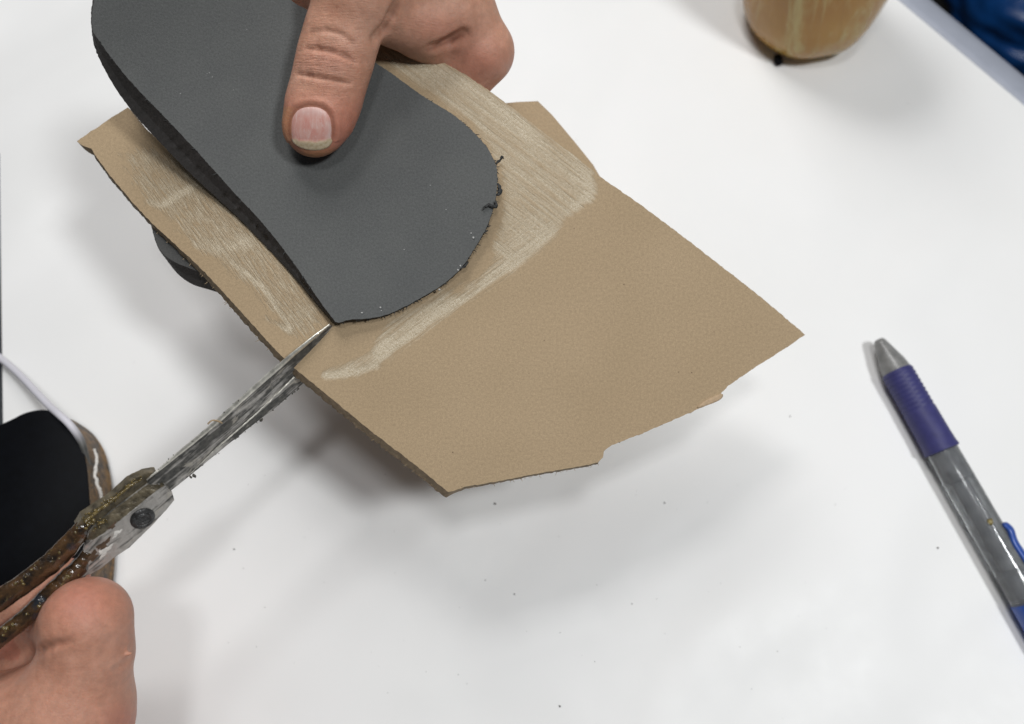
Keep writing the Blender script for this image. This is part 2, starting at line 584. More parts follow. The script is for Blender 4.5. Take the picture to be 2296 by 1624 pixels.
# ------------------------------------------------------------------ the setting: table and floor
def build_table():
    A = at_z(2018, 0, 0)[:2]
    B = at_z(2296, 232, 0)[:2]
    d = (B-A)/np.linalg.norm(B-A)
    nrm = np.array([d[1], -d[0]])
    if nrm[0] < 0: nrm = -nrm
    prof = [(-1.1, 0), (-.6, 0), (-.30, 0), (-.1, 0), (-.012, 0), (-.004, -.0002), (0, -.0008), (0, -.0320), (-1.1, -.0320)]
    L = np.linspace(-1.1, 1.1, 24)
    V, F = [], []
    for s in L:
        for (o, z) in prof:
            p = A+d*s+nrm*o
            V.append((p[0], p[1], z))
    m = len(prof)
    for i in range(len(L)-1):
        for k in range(m):
            k2 = (k+1) % m
            F.append((i*m+k, i*m+k2, (i+1)*m+k2, (i+1)*m+k))
    F.append(tuple(range(m)))
    F.append(tuple((len(L)-1)*m+k for k in range(m-1, -1, -1)))
    o = obj('table_top', V, F, M['table'])
    sharp(o, 40)
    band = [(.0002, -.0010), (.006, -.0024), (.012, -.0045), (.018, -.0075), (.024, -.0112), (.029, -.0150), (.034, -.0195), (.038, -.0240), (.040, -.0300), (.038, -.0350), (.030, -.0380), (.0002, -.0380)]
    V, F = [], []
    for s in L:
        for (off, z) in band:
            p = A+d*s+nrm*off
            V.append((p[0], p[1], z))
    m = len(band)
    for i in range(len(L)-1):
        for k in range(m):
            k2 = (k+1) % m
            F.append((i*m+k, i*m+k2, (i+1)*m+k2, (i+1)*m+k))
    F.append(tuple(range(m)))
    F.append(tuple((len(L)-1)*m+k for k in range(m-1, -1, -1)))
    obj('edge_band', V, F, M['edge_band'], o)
    tag(o, 'white laminate work table with a rounded grey edge band', 'table', kind='structure')
build_table()
fl = obj('floor', [(-2, -2, -.72), (2, -2, -.72), (2, 2, -.72), (-2, 2, -.72)], [(0, 1, 2, 3)], M['floor'])
tag(fl, 'dark floor beyond the table edge', 'floor', kind='structure')

# ------------------------------------------------------------------ tan foam sheet held in the hand
sheet_depth = TPS([(175, 318, 259), (285, 242, 262), (250, 400, 254), (340, 500, 249), (470, 625, 243), (640, 800, 238.5), (820, 955, 237.5),
                   (1010, 1103, 238), (1345, 1035, 247), (1630, 880, 258), (1805, 750, 266), (1500, 490, 259), (1340, 390, 254),
                   (1110, 215, 249), (945, 118, 247), (850, 115, 246.5), (700, 400, 245.5), (520, 430, 246.5), (900, 600, 244), (1150, 780, 246)], .002)
SHEET_T = 2.6
OUT = [(172, 317), (186, 327), (205, 334), (216, 352), (250, 398), (300, 458), (345, 505), (400, 555), (440, 592), (470, 622), (500, 655), (545, 705), (590, 755), (622, 790),
       (655, 822), (700, 858), (760, 908), (820, 958), (880, 1004), (945, 1054), (1005, 1104), (1022, 1100), (1045, 1091), (1120, 1079), (1200, 1063), (1290, 1048), (1340, 1038), (1352, 1026),
       (1354, 1012), (1372, 998), (1440, 972), (1510, 942), (1570, 916), (1612, 895), (1619, 880), (1632, 866), (1690, 826), (1760, 782), (1806, 751),
       (1762, 714), (1700, 662), (1640, 614), (1574, 563), (1500, 507), (1430, 455), (1366, 411), (1350, 399), (1285, 347), (1220, 298), (1160, 250), (1100, 206), (1040, 166), (985, 135), (945, 118),
       (900, 70), (850, 60), (800, 90), (730, 190), (600, 300), (470, 345), (400, 335), (345, 306), (318, 282), (303, 262), (287, 241), (230, 278)]
def sheet_normal_cam(px, py, fn):
    e = 4.0
    def pt(x, y):
        d = fn(x, y)
        return np.stack([(x-CX)*d/FPX, (y-CY)*d/FPX, d], 1)
    p = pt(px, py)
    n = np.cross(pt(px+e, py)-p, pt(px, py+e)-p)
    n /= np.linalg.norm(n, axis=1)[:, None]
    n[n[:, 2] < 0] *= -1
    return p, n                                       # n points away from the camera
def build_sheet():
    b = densify(OUT, 5.0)
    jit = fnoise(b[:, 0], b[:, 1], .09, 3.1)*1.3 + fnoise(b[:, 0], b[:, 1], .3, 1.7)*1.0
    t = np.roll(b, -1, 0)-np.roll(b, 1, 0)
    nn = np.stack([t[:, 1], -t[:, 0]], 1)/np.linalg.norm(t, axis=1)[:, None]
    b = b+nn*jit[:, None]
    v2, tris, nb = tri_fill(b, 7.0)
    p, n = sheet_normal_cam(v2[:, 0], v2[:, 1], sheet_depth)
    wob = fnoise(v2[:, 0], v2[:, 1], .006, 5.0)*.5
    p[:, 2] += wob
    N = len(p)
    top, bot = p, p+n*SHEET_T
    rim_t, rim_m, rim_b = p[:nb], p[:nb]+n[:nb]*SHEET_T*.5, p[:nb]+n[:nb]*SHEET_T
    bev = np.interp(b[:, 0], [172, 205, 380, 470, 700, 1004, 1012, 1100, 1345], [5, 7, 9, 13, 14, 14, 7, 5, 5])
    t = np.roll(b, -2, 0)-np.roll(b, 2, 0)
    nn = np.stack([-t[:, 1], t[:, 0]], 1)/np.linalg.norm(t, axis=1)[:, None]
    idx = np.arange(nb)
    i0 = int(np.argmin(np.linalg.norm(b-[1345, 1036], axis=1)))
    bev = np.where(idx <= i0, bev, 1.0)*np.clip(idx/6.0, 0, 1)
    if poly_sd((b[100]+nn[100]*8)[None], b)[0] > 0: nn = -nn
    bev = bev*(1+.25*fnoise(b[:, 0], b[:, 1], .12, 8.8))
    off = np.hstack([nn*(bev*.137)[:, None], np.zeros((nb, 1))])
    rim_b = rim_b+off
    rim_m = rim_m+off*.55
    bot = bot.copy(); bot[:nb] = rim_b
    rim_m = rim_m + rng.normal(0, .09, rim_m.shape)
    V = np.vstack([top, bot, rim_t, rim_m, rim_b])
    F = [f if True else f for f in tris]
    F = [tuple(f) for f in tris] + [tuple(N+i for i in reversed(f)) for f in tris]
    o1, o2, o3 = 2*N, 2*N+nb, 2*N+2*nb
    for i in range(nb):
        j = (i+1) % nb
        F.append((o1+i, o2+i, o2+j, o1+j))
        F.append((o2+i, o3+i, o3+j, o2+j))
    flat = np.vstack([top, bot, rim_t, rim_m, rim_b]).copy()
    q = v2*.138
    flat2 = np.vstack([q, q, q[:nb], q[:nb], q[:nb]])
    flat = np.hstack([flat2, np.zeros((len(flat2), 1))])
    edge = np.concatenate([np.zeros(2*N), np.ones(3*nb)])
    mm = .138
    ga_poly = [(840, 120), (945, 112), (1110, 210), (1220, 296), (1300, 352), (1330, 385), (1340, 420), (1334, 448), (1295, 470), (1262, 500), (1225, 545), (1150, 600), (1095, 570), (1130, 480), (1125, 380), (1060, 280), (900, 165)]
    gb_poly = [(1262, 500), (1225, 545), (1150, 605), (1060, 668), (960, 735), (880, 795), (850, 822), (800, 838), (770, 850), (722, 848), (725, 832), (780, 812), (830, 790), (845, 760), (870, 715), (960, 672), (1010, 640), (1065, 628), (1055, 665), (1100, 590), (1130, 510), (1180, 470)]
    gc_poly = [(262, 345), (330, 312), (470, 380), (600, 520), (720, 680), (738, 728), (690, 772), (640, 748), (560, 655), (470, 582), (380, 505), (290, 410)]
    def band(poly, soft):
        return smoothstep(-soft, soft*1.2, poly_sd(v2, poly))
    ga, gb, gc = band(ga_poly, 11), band(gb_poly, 11), band(gc_poly, 26)*.80
    # heavier ridges where the brush stopped
    def ridge(pts, wd, amt):
        d = np.full(len(v2), 1e9)
        for a, c in zip(pts[:-1], pts[1:]):
            a, c = np.array(a, float), np.array(c, float)
            e = c-a
            tt = np.clip(((v2-a)@e)/(e@e), 0, 1)
            d = np.minimum(d, np.linalg.norm(v2-a-tt[:, None]*e, axis=1))
        return np.exp(-(d/wd)**2)*amt
    gb = gb*.72 + ridge([(1240, 520), (1150, 590), (1060, 655), (960, 722), (870, 790)], 17, .55) + ridge([(865, 768), (845, 800)], 16, .5) + ridge([(845, 822), (795, 836), (730, 843)], 8, .8) + ridge([(805, 838), (800, 850)], 3, .5)
    ga = ga*.80 + ridge([(1318, 390), (1328, 430), (1285, 468)], 14, .5) + ridge([(1000, 150), (1100, 225), (1200, 310)], 26, .25)
    gc = gc + ridge([(330, 452), (360, 462), (420, 428), (436, 418)], 9, .55) + ridge([(440, 552), (480, 560), (560, 545)], 16, .35) + ridge([(520, 590), (585, 640), (650, 735)], 6, .45) + ridge([(595, 715), (650, 745)], 7, .55)
    clean = smoothstep(30, -12, np.linalg.norm((v2-[1088, 560])/[1, 1.5], axis=1)) + smoothstep(30, -6, np.linalg.norm((v2-[1030, 652])/[1.6, 1], axis=1))
    gb = gb*(1-np.clip(clean, 0, 1)*.9)
    ga = ga*(1-np.clip(clean, 0, 1)*.9)
    gb = gb*smoothstep(-26, 10, -poly_sd(v2, [(755, 728), (790, 720), (870, 705), (800, 770), (775, 782)]))
    def ext(a):
        z = np.zeros(N)
        return np.concatenate([a, z, a[:nb]*.3, z[:nb], z[:nb]])
    root = thing('foam_sheet', at_depth(1005, 1104, 240)[:], 'large tan foam rubber sheet smeared with dried glue, held up and being cut by scissors', 'foam sheet')
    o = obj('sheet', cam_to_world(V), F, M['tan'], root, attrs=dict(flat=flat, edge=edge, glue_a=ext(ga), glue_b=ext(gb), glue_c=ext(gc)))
    # peeled lips
    def lip(pts, lift, name):
        pts = np.array(pts, float)
        bb = smooth_closed(pts, 2.5, 2)
        vv, tt, k = tri_fill(bb, 4.0)
        pp, nrm = sheet_normal_cam(vv[:, 0], vv[:, 1], sheet_depth)
        dd = lift(vv)
        topv = pp+nrm*dd[:, None]
        botv = topv+nrm*.7
        VV = np.vstack([topv, botv])
        n2 = len(topv)
        FF = [tuple(f) for f in tt]+[tuple(n2+i for i in reversed(f)) for f in tt]
        for i in range(k):
            j = (i+1) % k
            FF.append((i, n2+i, n2+j, j))
        obj(name, cam_to_world(VV), FF, M['cut_tan'], root)
    lip([(1556, 918), (1580, 898), (1612, 884), (1622, 884), (1617, 896), (1590, 908)], lambda v: -.35+0*v[:, 0], 'peeled_lip')
    lip([(453, 597), (464, 598), (490, 618), (505, 636), (492, 634), (462, 612)], lambda v: .3+(505-v[:, 0])*.012, 'peeled_lip')
    # frayed fibres on the lower cut edges
    FV, FF = [], []
    for k in range(64):
        if k < 40: i = rng.uniform(0, 1); a, c = np.array([345, 505.]), np.array([1005, 1104.])
        else: i = rng.uniform(0, 1); a, c = np.array([1045, 1091.]), np.array([1340, 1038.])
        q2 = b[np.argmin(np.linalg.norm(b-(a+(c-a)*i), axis=1))]
        ln = rng.uniform(1.5, 5)*(2.2 if rng.random() < .12 else 1)
        ang = rng.uniform(.3, 2.8) if k < 40 else rng.uniform(.6, 2.4)
        dirn = np.array([-math.sin(ang)*.9+rng.normal(0, .3), abs(math.cos(ang))*.3+.75])
        if k >= 40: dirn = np.array([rng.normal(0, .5), 1.0])
        d0 = sheet_depth(q2[0], q2[1])[0]+rng.uniform(1.6, 2.6); q2 = q2+dirn*(9 if k < 40 else 3)
        pth = [to_cam(q2[0]-dirn[0]*2, q2[1]-dirn[1]*2, d0), to_cam(q2[0]+dirn[0]*ln*.5, q2[1]+dirn[1]*ln*.5, d0+.1),
               to_cam(q2[0]+dirn[0]*ln+rng.normal(0, 2), q2[1]+dirn[1]*ln, d0+rng.uniform(-.3, .4))]
        vv, ff = tube(np.array(pth), [.10, .07, .02], 4)
        ff = [tuple(len(FV)+x for x in f) for f in ff]
        FV += vv; FF += ff
    fo = obj('frayed_edge', cam_to_world(np.array(FV)), FF, M['fibre'], root)
    fo['kind'] = 'stuff'
build_sheet()

def build_back_sheet():
    fn = TPS([(1130, 230, 279), (1207, 228, 281), (1355, 405, 284), (1100, 330, 276), (1200, 470, 279), (980, 240, 274)])
    poly = [(1040, 232), (1128, 232), (1160, 229), (1206, 227), (1238, 258), (1290, 320), (1330, 370), (1362, 425), (1320, 470), (1200, 440), (1080, 370), (1000, 300)]
    b = densify(poly, 6)
    v2, tris, nb = tri_fill(b, 14)
    p, n = sheet_normal_cam(v2[:, 0], v2[:, 1], fn)
    N = len(p)
    V = np.vstack([p, p+n*2.4, p[:nb], p[:nb]+n[:nb]*2.4])
    F = [tuple(f) for f in tris]+[tuple(N+i for i in reversed(f)) for f in tris]
    for i in range(nb):
        j = (i+1) % nb
        F.append((2*N+i, 2*N+nb+i, 2*N+nb+j, 2*N+j))
    q = np.hstack([v2*.16, np.zeros((N, 1))])
    z = np.zeros(len(V))
    root = at_depth(1206, 300, 284)
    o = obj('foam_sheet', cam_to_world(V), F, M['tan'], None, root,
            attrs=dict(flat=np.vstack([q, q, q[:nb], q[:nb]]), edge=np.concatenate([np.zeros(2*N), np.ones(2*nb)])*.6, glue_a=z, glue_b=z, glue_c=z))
    tag(o, 'plain tan foam sheet corner peeking out behind the large sheet beside the knuckle', 'foam sheet')
build_back_sheet()

# ------------------------------------------------------------------ grey insole
insole_depth = TPS([(211, 0, 226), (207, 58, 228), (285, 174, 233), (374, 268, 236), (521, 428, 238.5), (655, 585, 237.5), (755, 725, 235.5),
                    (870, 705, 239), (1035, 600, 242.0), (1112, 430, 243.0), (1109, 362, 243.2), (950, 217, 242.5), (827, 130, 241), (700, 400, 240.5),
                    (652, 0, 236), (450, 100, 234.5), (900, 450, 241.5), (400, -120, 226)], .002)
def build_insole():
    left_top = [(240, -150), (222, -60), (211, 0), (207, 30), (207, 58), (218, 86), (285, 174), (374, 268), (441, 339), (521, 428), (588, 500), (655, 585), (713, 670), (752, 722)]
    left_bot = [(238, -148), (219, -58), (208, 0), (204, 32), (205, 60), (214, 112), (252, 187), (302, 257), (360, 321), (424, 387), (486, 444), (540, 494), (592, 548), (648, 608), (706, 676), (750, 725)]
    right = [(760, 724), (785, 717), (820, 715), (870, 705), (930, 676), (990, 640), (1035, 600), (1062, 560), (1086, 520), (1104, 475), (1112, 440), (1115, 400), (1114, 380), (1108, 360), (1089, 327), (1048, 284), (1008, 252),
             (950, 217), (878, 165), (827, 130), (740, 60), (690, 23), (652, 0), (600, -60), (520, -150)]
    lt = spline(left_top, 26)
    lt = densify(np.vstack([lt, lt[-1:]+.01]), 5)[:-1] if False else lt
    # resample by arc length
    def resample(P, n):
        d = np.concatenate([[0], np.cumsum(np.linalg.norm(np.diff(P, axis=0), axis=1))])
        s = np.linspace(0, d[-1], n)
        return np.stack([np.interp(s, d, P[:, 0]), np.interp(s, d, P[:, 1])], 1)
    lt = resample(lt, 260)
    lb = resample(spline(left_bot, 26), 260)
    rt = resample(spline(right, 26), 330)
    b = np.vstack([lt, rt])
    jt = fnoise(b[:, 0], b[:, 1], .22, 2.2)*.9+fnoise(b[:, 0], b[:, 1], .5, 4.2)*.7
    tg = np.roll(b, -1, 0)-np.roll(b, 1, 0)
    nn = np.stack([tg[:, 1], -tg[:, 0]], 1)/(np.linalg.norm(tg, axis=1)[:, None]+1e-9)
    wgt = np.ones(len(b)); wgt[:12] = 0; wgt[-12:] = 0
    b = b+nn*(jt*wgt)[:, None]
    v2, tris, nb = tri_fill(b, 8)
    p, n = sheet_normal_cam(v2[:, 0], v2[:, 1], insole_depth)
    N = len(p)
    nl = len(lt)
    # lower rim: on the left the undercut side is in view; on the right it drops straight to the sheet
    low = np.zeros((nb, 3))
    th = np.interp(np.arange(nl), [0, 60, 110, 170, 220, nl-1], [5.5, 6.5, 6.5, 5.0, 3.6, 1.8])
    for i in range(nl):
        d = insole_depth(v2[i, 0], v2[i, 1])[0]+th[i]
        low[i] = to_cam(lb[i, 0], lb[i, 1], d)
    for i in range(nl, nb):
        k = (i-nl)/(nb-nl)
        low[i] = p[i]+n[i]*np.interp(k, [0, .1, .3, .6, 1], [1.8, 2.0, 2.6, 3.2, 4.8])
    low += rng.normal(0, .05, low.shape)
    cen = p[:nb].mean(0)
    lowin = low + (cen-low)*.012
    rings = [p[:nb]]
    for f in (.02, .25, .5, .52, .75, 1.0):
        r = p[:nb]*(1-f)+low*f
        if 0 < f < 1: r = r + rng.normal(0, .05, r.shape)
        rings.append(r)
    # bottom face: offset copy of the top
    botp = p+n*4.0
    # carry the lower rim's true shape into the bottom by blending towards the border
    bd = np.full(N, 0.0)
    bot = botp.copy(); bot[:nb] = low
    V = np.vstack([p]+rings+[bot])
    F = [tuple(f) for f in tris]
    o0 = N
    for r in range(len(rings)-1):
        for i in range(nb):
            j = (i+1) % nb
            F.append((o0+r*nb+i, o0+(r+1)*nb+i, o0+(r+1)*nb+j, o0+r*nb+j))
    ob = N+len(rings)*nb
    F += [tuple(ob+i for i in reversed(f)) for f in tris]
    q = np.hstack([v2*.135, np.zeros((N, 1))])
    flat = np.vstack([q]+[q[:nb]]*len(rings)+[q])
    edge = np.concatenate([np.zeros(N), np.ones(len(rings)*nb), np.ones(N)])
    lowa = np.concatenate([np.zeros(N)]+[np.full(nb, f) for f in (0, .02, .25, .5, .52, .75, 1.0)]+[np.ones(N)])
    root = thing('insole', at_depth(755, 725, 238), 'dark grey foam insole under the thumb, glued on the tan sheet', 'insole')
    obj('insole_body', cam_to_world(V), F, M['insole'], root, attrs=dict(flat=flat, edge=edge, low=lowa))
    # torn foam shavings hanging on the trimmed rim
    def shaving(pts, rads, lift, seed):
        r = np.random.default_rng(seed)
        P3 = []
        for (x, y) in pts:
            P3.append(to_cam(x, y, insole_depth(x, y)[0]-lift+r.normal(0, .15)))
        path = spline(P3, 4)
        rad = .72*np.interp(np.linspace(0, 1, len(path)), np.linspace(0, 1, len(rads)), rads)
        V, F = tube(path, rad, 6)
        V = np.array(V)+r.normal(0, .10, (len(V), 3))
        obj('shaving', cam_to_world(V), F, M['shaving'], root, smooth=False)
    shaving([(1112, 368), (1117, 363), (1123, 358), (1126, 352), (1129, 356)], [.3, .55, .45, .7, .2], -.5, 1)
    shaving([(1114, 412), (1119, 418), (1121, 428), (1117, 437), (1111, 438)], [.3, .8, 1.0, .7, .3], -.3, 2)
    shaving([(1110, 452), (1113, 461), (1105, 463), (1096, 459), (1088, 464), (1082, 472)], [.5, .9, .9, .6, .5, .2], .6, 3)
    shaving([(1035, 602), (1041, 598), (1046, 591), (1050, 588)], [.3, .6, .5, .2], -.3, 4)
    shaving([(1083, 522), (1090, 519), (1094, 517)], [.3, .4, .15], -.4, 5)
    FV, FF = [], []
    for k in range(170):
        i = int(rng.uniform(nl+2, nl+200)) if k < 120 else int(rng.uniform(60, nl-2))
        o2 = (b[i]-b.mean(0)); o2 /= np.linalg.norm(o2)
        d0 = p[i] + (n[i]*rng.uniform(.2, 2.0) if k < 120 else n[i]*rng.uniform(-.1, .6))
        ln = rng.uniform(.2, .7)*(2 if rng.random() < .1 else 1)
        dirn = np.array([o2[0], o2[1], 0])+rng.normal(0, .5, 3)
        vv, ff = tube(np.array([d0-dirn*.15, d0+dirn*ln*.5+rng.normal(0, .1, 3), d0+dirn*ln]), [.16, .12, .04], 5)
        FF += [tuple(len(FV)+x for x in f) for f in ff]
        FV += vv
    fr = obj('frayed_rim', cam_to_world(np.array(FV)), FF, M['shaving'], root)
    fr['kind'] = 'stuff'
    for k, (x, y, s) in enumerate([(1056, 524, .35), (1061, 534, .3), (1032, 596, .4), (1027, 606, .3), (853, 690, .35), (855, 697, .3), (812, 702, .35), (906, 560, .18), (985, 650, .25), (1000, 470, .16)]):
        V, F = blobs([to_cam(x, y, insole_depth(x, y)[0]-.1)], [s*.55], 20+k, 2.2)
        obj('glue_fleck', cam_to_world(np.array(V)), F, M['speck'], root)
build_insole()

def build_second_insole():
    fn = lambda x, y: sheet_depth(x, y)+SHEET_T+1.0
    left_t = [(405, 405), (356, 448), (338, 488), (342, 518), (352, 548), (370, 573), (396, 590), (426, 602), (462, 618), (520, 655), (580, 700)]
    left_b = [(409, 407), (360, 450), (340, 490), (344, 522), (354, 555), (374, 584), (400, 616), (432, 638), (476, 652), (528, 670), (584, 708)]
    back = [(640, 700), (700, 640), (690, 560), (620, 470), (540, 400), (470, 380)]
    lt, lb = spline(left_t, 8), spline(left_b, 8)
    b = np.vstack([lt, back])
    v2, tris, nb = tri_fill(b, 14)
    p, n = sheet_normal_cam(v2[:, 0], v2[:, 1], fn)
    N = len(p)
    nl = len(lt)
    low = p[:nb]+n[:nb]*6
    for i in range(nl):
        low[i] = to_cam(lb[i, 0], lb[i, 1], p[i, 2]+6)
    fr = (.0, .08, .35, .55, .8, 1.0)
    rings = [p[:nb]*(1-f)+low*f+(rng.normal(0, .04, low.shape) if 0 < f < 1 else 0) for f in fr]
    bot = p+n*6; bot[:nb] = low
    V = np.vstack([p]+rings+[bot])
    F = [tuple(f) for f in tris]
    for r in range(len(rings)-1):
        for i in range(nb):
            j = (i+1) % nb
            F.append((N+r*nb+i, N+(r+1)*nb+i, N+(r+1)*nb+j, N+r*nb+j))
    ob = N+len(rings)*nb
    F += [tuple(ob+i for i in reversed(f)) for f in tris]
    q = np.hstack([v2*.14, np.zeros((N, 1))])
    o = obj('insole', cam_to_world(V), F, M['insole'], None, at_depth(420, 600, 262),
            attrs=dict(flat=np.vstack([q]+[q[:nb]]*len(rings)+[q]), edge=np.concatenate([np.full(N, .45), np.ones(len(rings)*nb+N)]),
                       low=np.concatenate([np.zeros(N)]+[np.full(nb, f) for f in fr]+[np.ones(N)])))
    tag(o, 'rounded edge of a second dark insole peeking out below the tan sheet', 'insole')
build_second_insole()

# ------------------------------------------------------------------ hands: one continuous surface each
class Field:
    def __init__(self, lo, hi, h):
        self.lo, self.h = np.array(lo, float), h
        self.n = np.ceil((np.array(hi)-lo)/h).astype(int)+1
        self.F = np.full(self.n, 30.0, np.float32)
        self.ax = [self.lo[i]+h*np.arange(self.n[i]) for i in range(3)]
    def box(self, lo, hi):
        s = []
        for i in range(3):
            a = int(max(0, math.floor((lo[i]-self.lo[i])/self.h)))
            b = int(min(self.n[i], math.ceil((hi[i]-self.lo[i])/self.h)+1))
            if b <= a: return None, None
            s.append(slice(a, b))
        g = np.meshgrid(*[self.ax[i][s[i]].astype(np.float32) for i in range(3)], indexing='ij', sparse=True)
        return tuple(s), g
    def cone(self, a, b, ra, rb, k=3.0, flat=1.0, op='add'):
        a, b = np.array(a, float), np.array(b, float)
        pad = k+3
        lo = np.minimum(a-ra, b-rb)-pad
        hi = np.maximum(a+ra, b+rb)+pad
        s, g = self.box(lo, hi)
        if s is None: return
        sc = np.array([1, 1, 1/flat])
        A, B = a*sc, b*sc
        x, y, z = g[0]-A[0], g[1]-A[1], g[2]*(1/flat)-A[2]
        e = B-A
        L2 = max(float(e@e), 1e-6)
        t = np.clip((x*e[0]+y*e[1]+z*e[2])/L2, 0, 1)
        d = np.sqrt((x-t*e[0])**2+(y-t*e[1])**2+(z-t*e[2])**2)-(ra+(rb-ra)*t)
        cur = self.F[s]
        if op == 'add':
            hh = np.maximum(k-np.abs(cur-d), 0)/k
            self.F[s] = np.minimum(cur, d)-hh*hh*k*.25
        else:
            d = -d
            hh = np.maximum(k-np.abs(cur-d), 0)/k
            self.F[s] = np.maximum(cur, d)+hh*hh*k*.25
    def sample(self, p):
        q = (np.asarray(p)-self.lo)/self.h
        q = np.clip(q, 0, np.array(self.n)-1.001)
        i = q.astype(int)
        f = q-i
        r = 0
        for dx in (0, 1):
            for dy in (0, 1):
                for dz in (0, 1):
                    wgt = np.abs(1-dx-f[..., 0])*np.abs(1-dy-f[..., 1])*np.abs(1-dz-f[..., 2])
                    r = r+wgt*self.F[i[..., 0]+dx, i[..., 1]+dy, i[..., 2]+dz]
        return r
    def mesh(self):
        F = self.F
        F[0], F[-1] = 5, 5
        F[:, 0], F[:, -1] = 5, 5
        F[:, :, 0], F[:, :, -1] = 5, 5
        ins = F < 0
        cells = np.zeros(tuple(np.array(F.shape)-1), np.int8)
        for dx in (0, 1):
            for dy in (0, 1):
                for dz in (0, 1):
                    cells += ins[dx:F.shape[0]-1+dx, dy:F.shape[1]-1+dy, dz:F.shape[2]-1+dz]
        act = (cells > 0) & (cells < 8)
        idx = -np.ones(cells.shape, np.int64)
        c = np.argwhere(act)
        idx[act] = np.arange(len(c))
        P = np.zeros((len(c), 3)); W = np.zeros(len(c))
        cor = [(x, y, z) for x in (0, 1) for y in (0, 1) for z in (0, 1)]
        for a in cor:
            for ax in range(3):
                if a[ax] == 1: continue
                b = list(a); b[ax] = 1
                fa = F[c[:, 0]+a[0], c[:, 1]+a[1], c[:, 2]+a[2]].astype(float)
                fb = F[c[:, 0]+b[0], c[:, 1]+b[1], c[:, 2]+b[2]].astype(float)
                m = (fa < 0) != (fb < 0)
                t = np.where(m, fa/np.where(m, fa-fb, 1), 0)
                q = c+np.array(a, float)
                q[:, ax] += t
                P[m] += q[m]; W[m] += 1
        P = self.lo+self.h*P/W[:, None]
        faces = []
        for ax in range(3):
            u, v = (ax+1) % 3, (ax+2) % 3
            s0 = [slice(None)]*3; s1 = [slice(None)]*3
            s0[ax] = slice(0, -1); s1[ax] = slice(1, None)
            A, B = ins[tuple(s0)], ins[tuple(s1)]
            e = np.argwhere(A != B)
            e = e[(e[:, u] > 0) & (e[:, v] > 0) & (e[:, u] < F.shape[u]-1) & (e[:, v] < F.shape[v]-1)]
            def cell(du, dv):
                q = e.copy(); q[:, u] += du; q[:, v] += dv
                return idx[q[:, 0], q[:, 1], q[:, 2]]
            q = np.stack([cell(-1, -1), cell(0, -1), cell(0, 0), cell(-1, 0)], 1)
            fl_ = A[e[:, 0], e[:, 1], e[:, 2]]
            q[~fl_] = q[~fl_][:, ::-1]
            faces.append(q)
        return P, np.vstack(faces)
def c3(px, py, d): return to_cam(px, py, d)
def chain(Fd, pts, k=3.0, flat=1.0):
    for (a, b) in zip(pts[:-1], pts[1:]):
        Fd.cone(c3(*a[:3]), c3(*b[:3]), a[3], b[3], k, flat)
def laplace(P, Q, it, lam=.5):
    """light smoothing of a quad mesh"""
    n = len(P)
    e = np.vstack([Q[:, [0, 1]], Q[:, [1, 2]], Q[:, [2, 3]], Q[:, [3, 0]]])
    deg = np.bincount(e.ravel(), minlength=n).astype(float)
    for _ in range(it):
        S = np.zeros_like(P)
        for a in range(3):
            S[:, a] = np.bincount(e[:, 0], P[e[:, 1], a], n)+np.bincount(e[:, 1], P[e[:, 0], a], n)
        P = P+lam*(S/deg[:, None]-P)
    return P
def seg_dist2(px, py, pts):
    d = np.full(len(px), 1e9)
    v = np.stack([px, py], 1)
    for a, c in zip(pts[:-1], pts[1:]):
        a, c = np.array(a, float), np.array(c, float)
        e = c-a
        t = np.clip(((v-a)@e)/(e@e), 0, 1)
        d = np.minimum(d, np.linalg.norm(v-a-t[:, None]*e, axis=1))
    return d
def vnormals(P, Q):
    n = np.zeros_like(P)
    fn = np.cross(P[Q[:, 2]]-P[Q[:, 0]], P[Q[:, 3]]-P[Q[:, 1]])
    for k in range(4):
        for a in range(3):
            n[:, a] += np.bincount(Q[:, k], fn[:, a], len(P))
    return n/(np.linalg.norm(n, axis=1)[:, None]+1e-12)

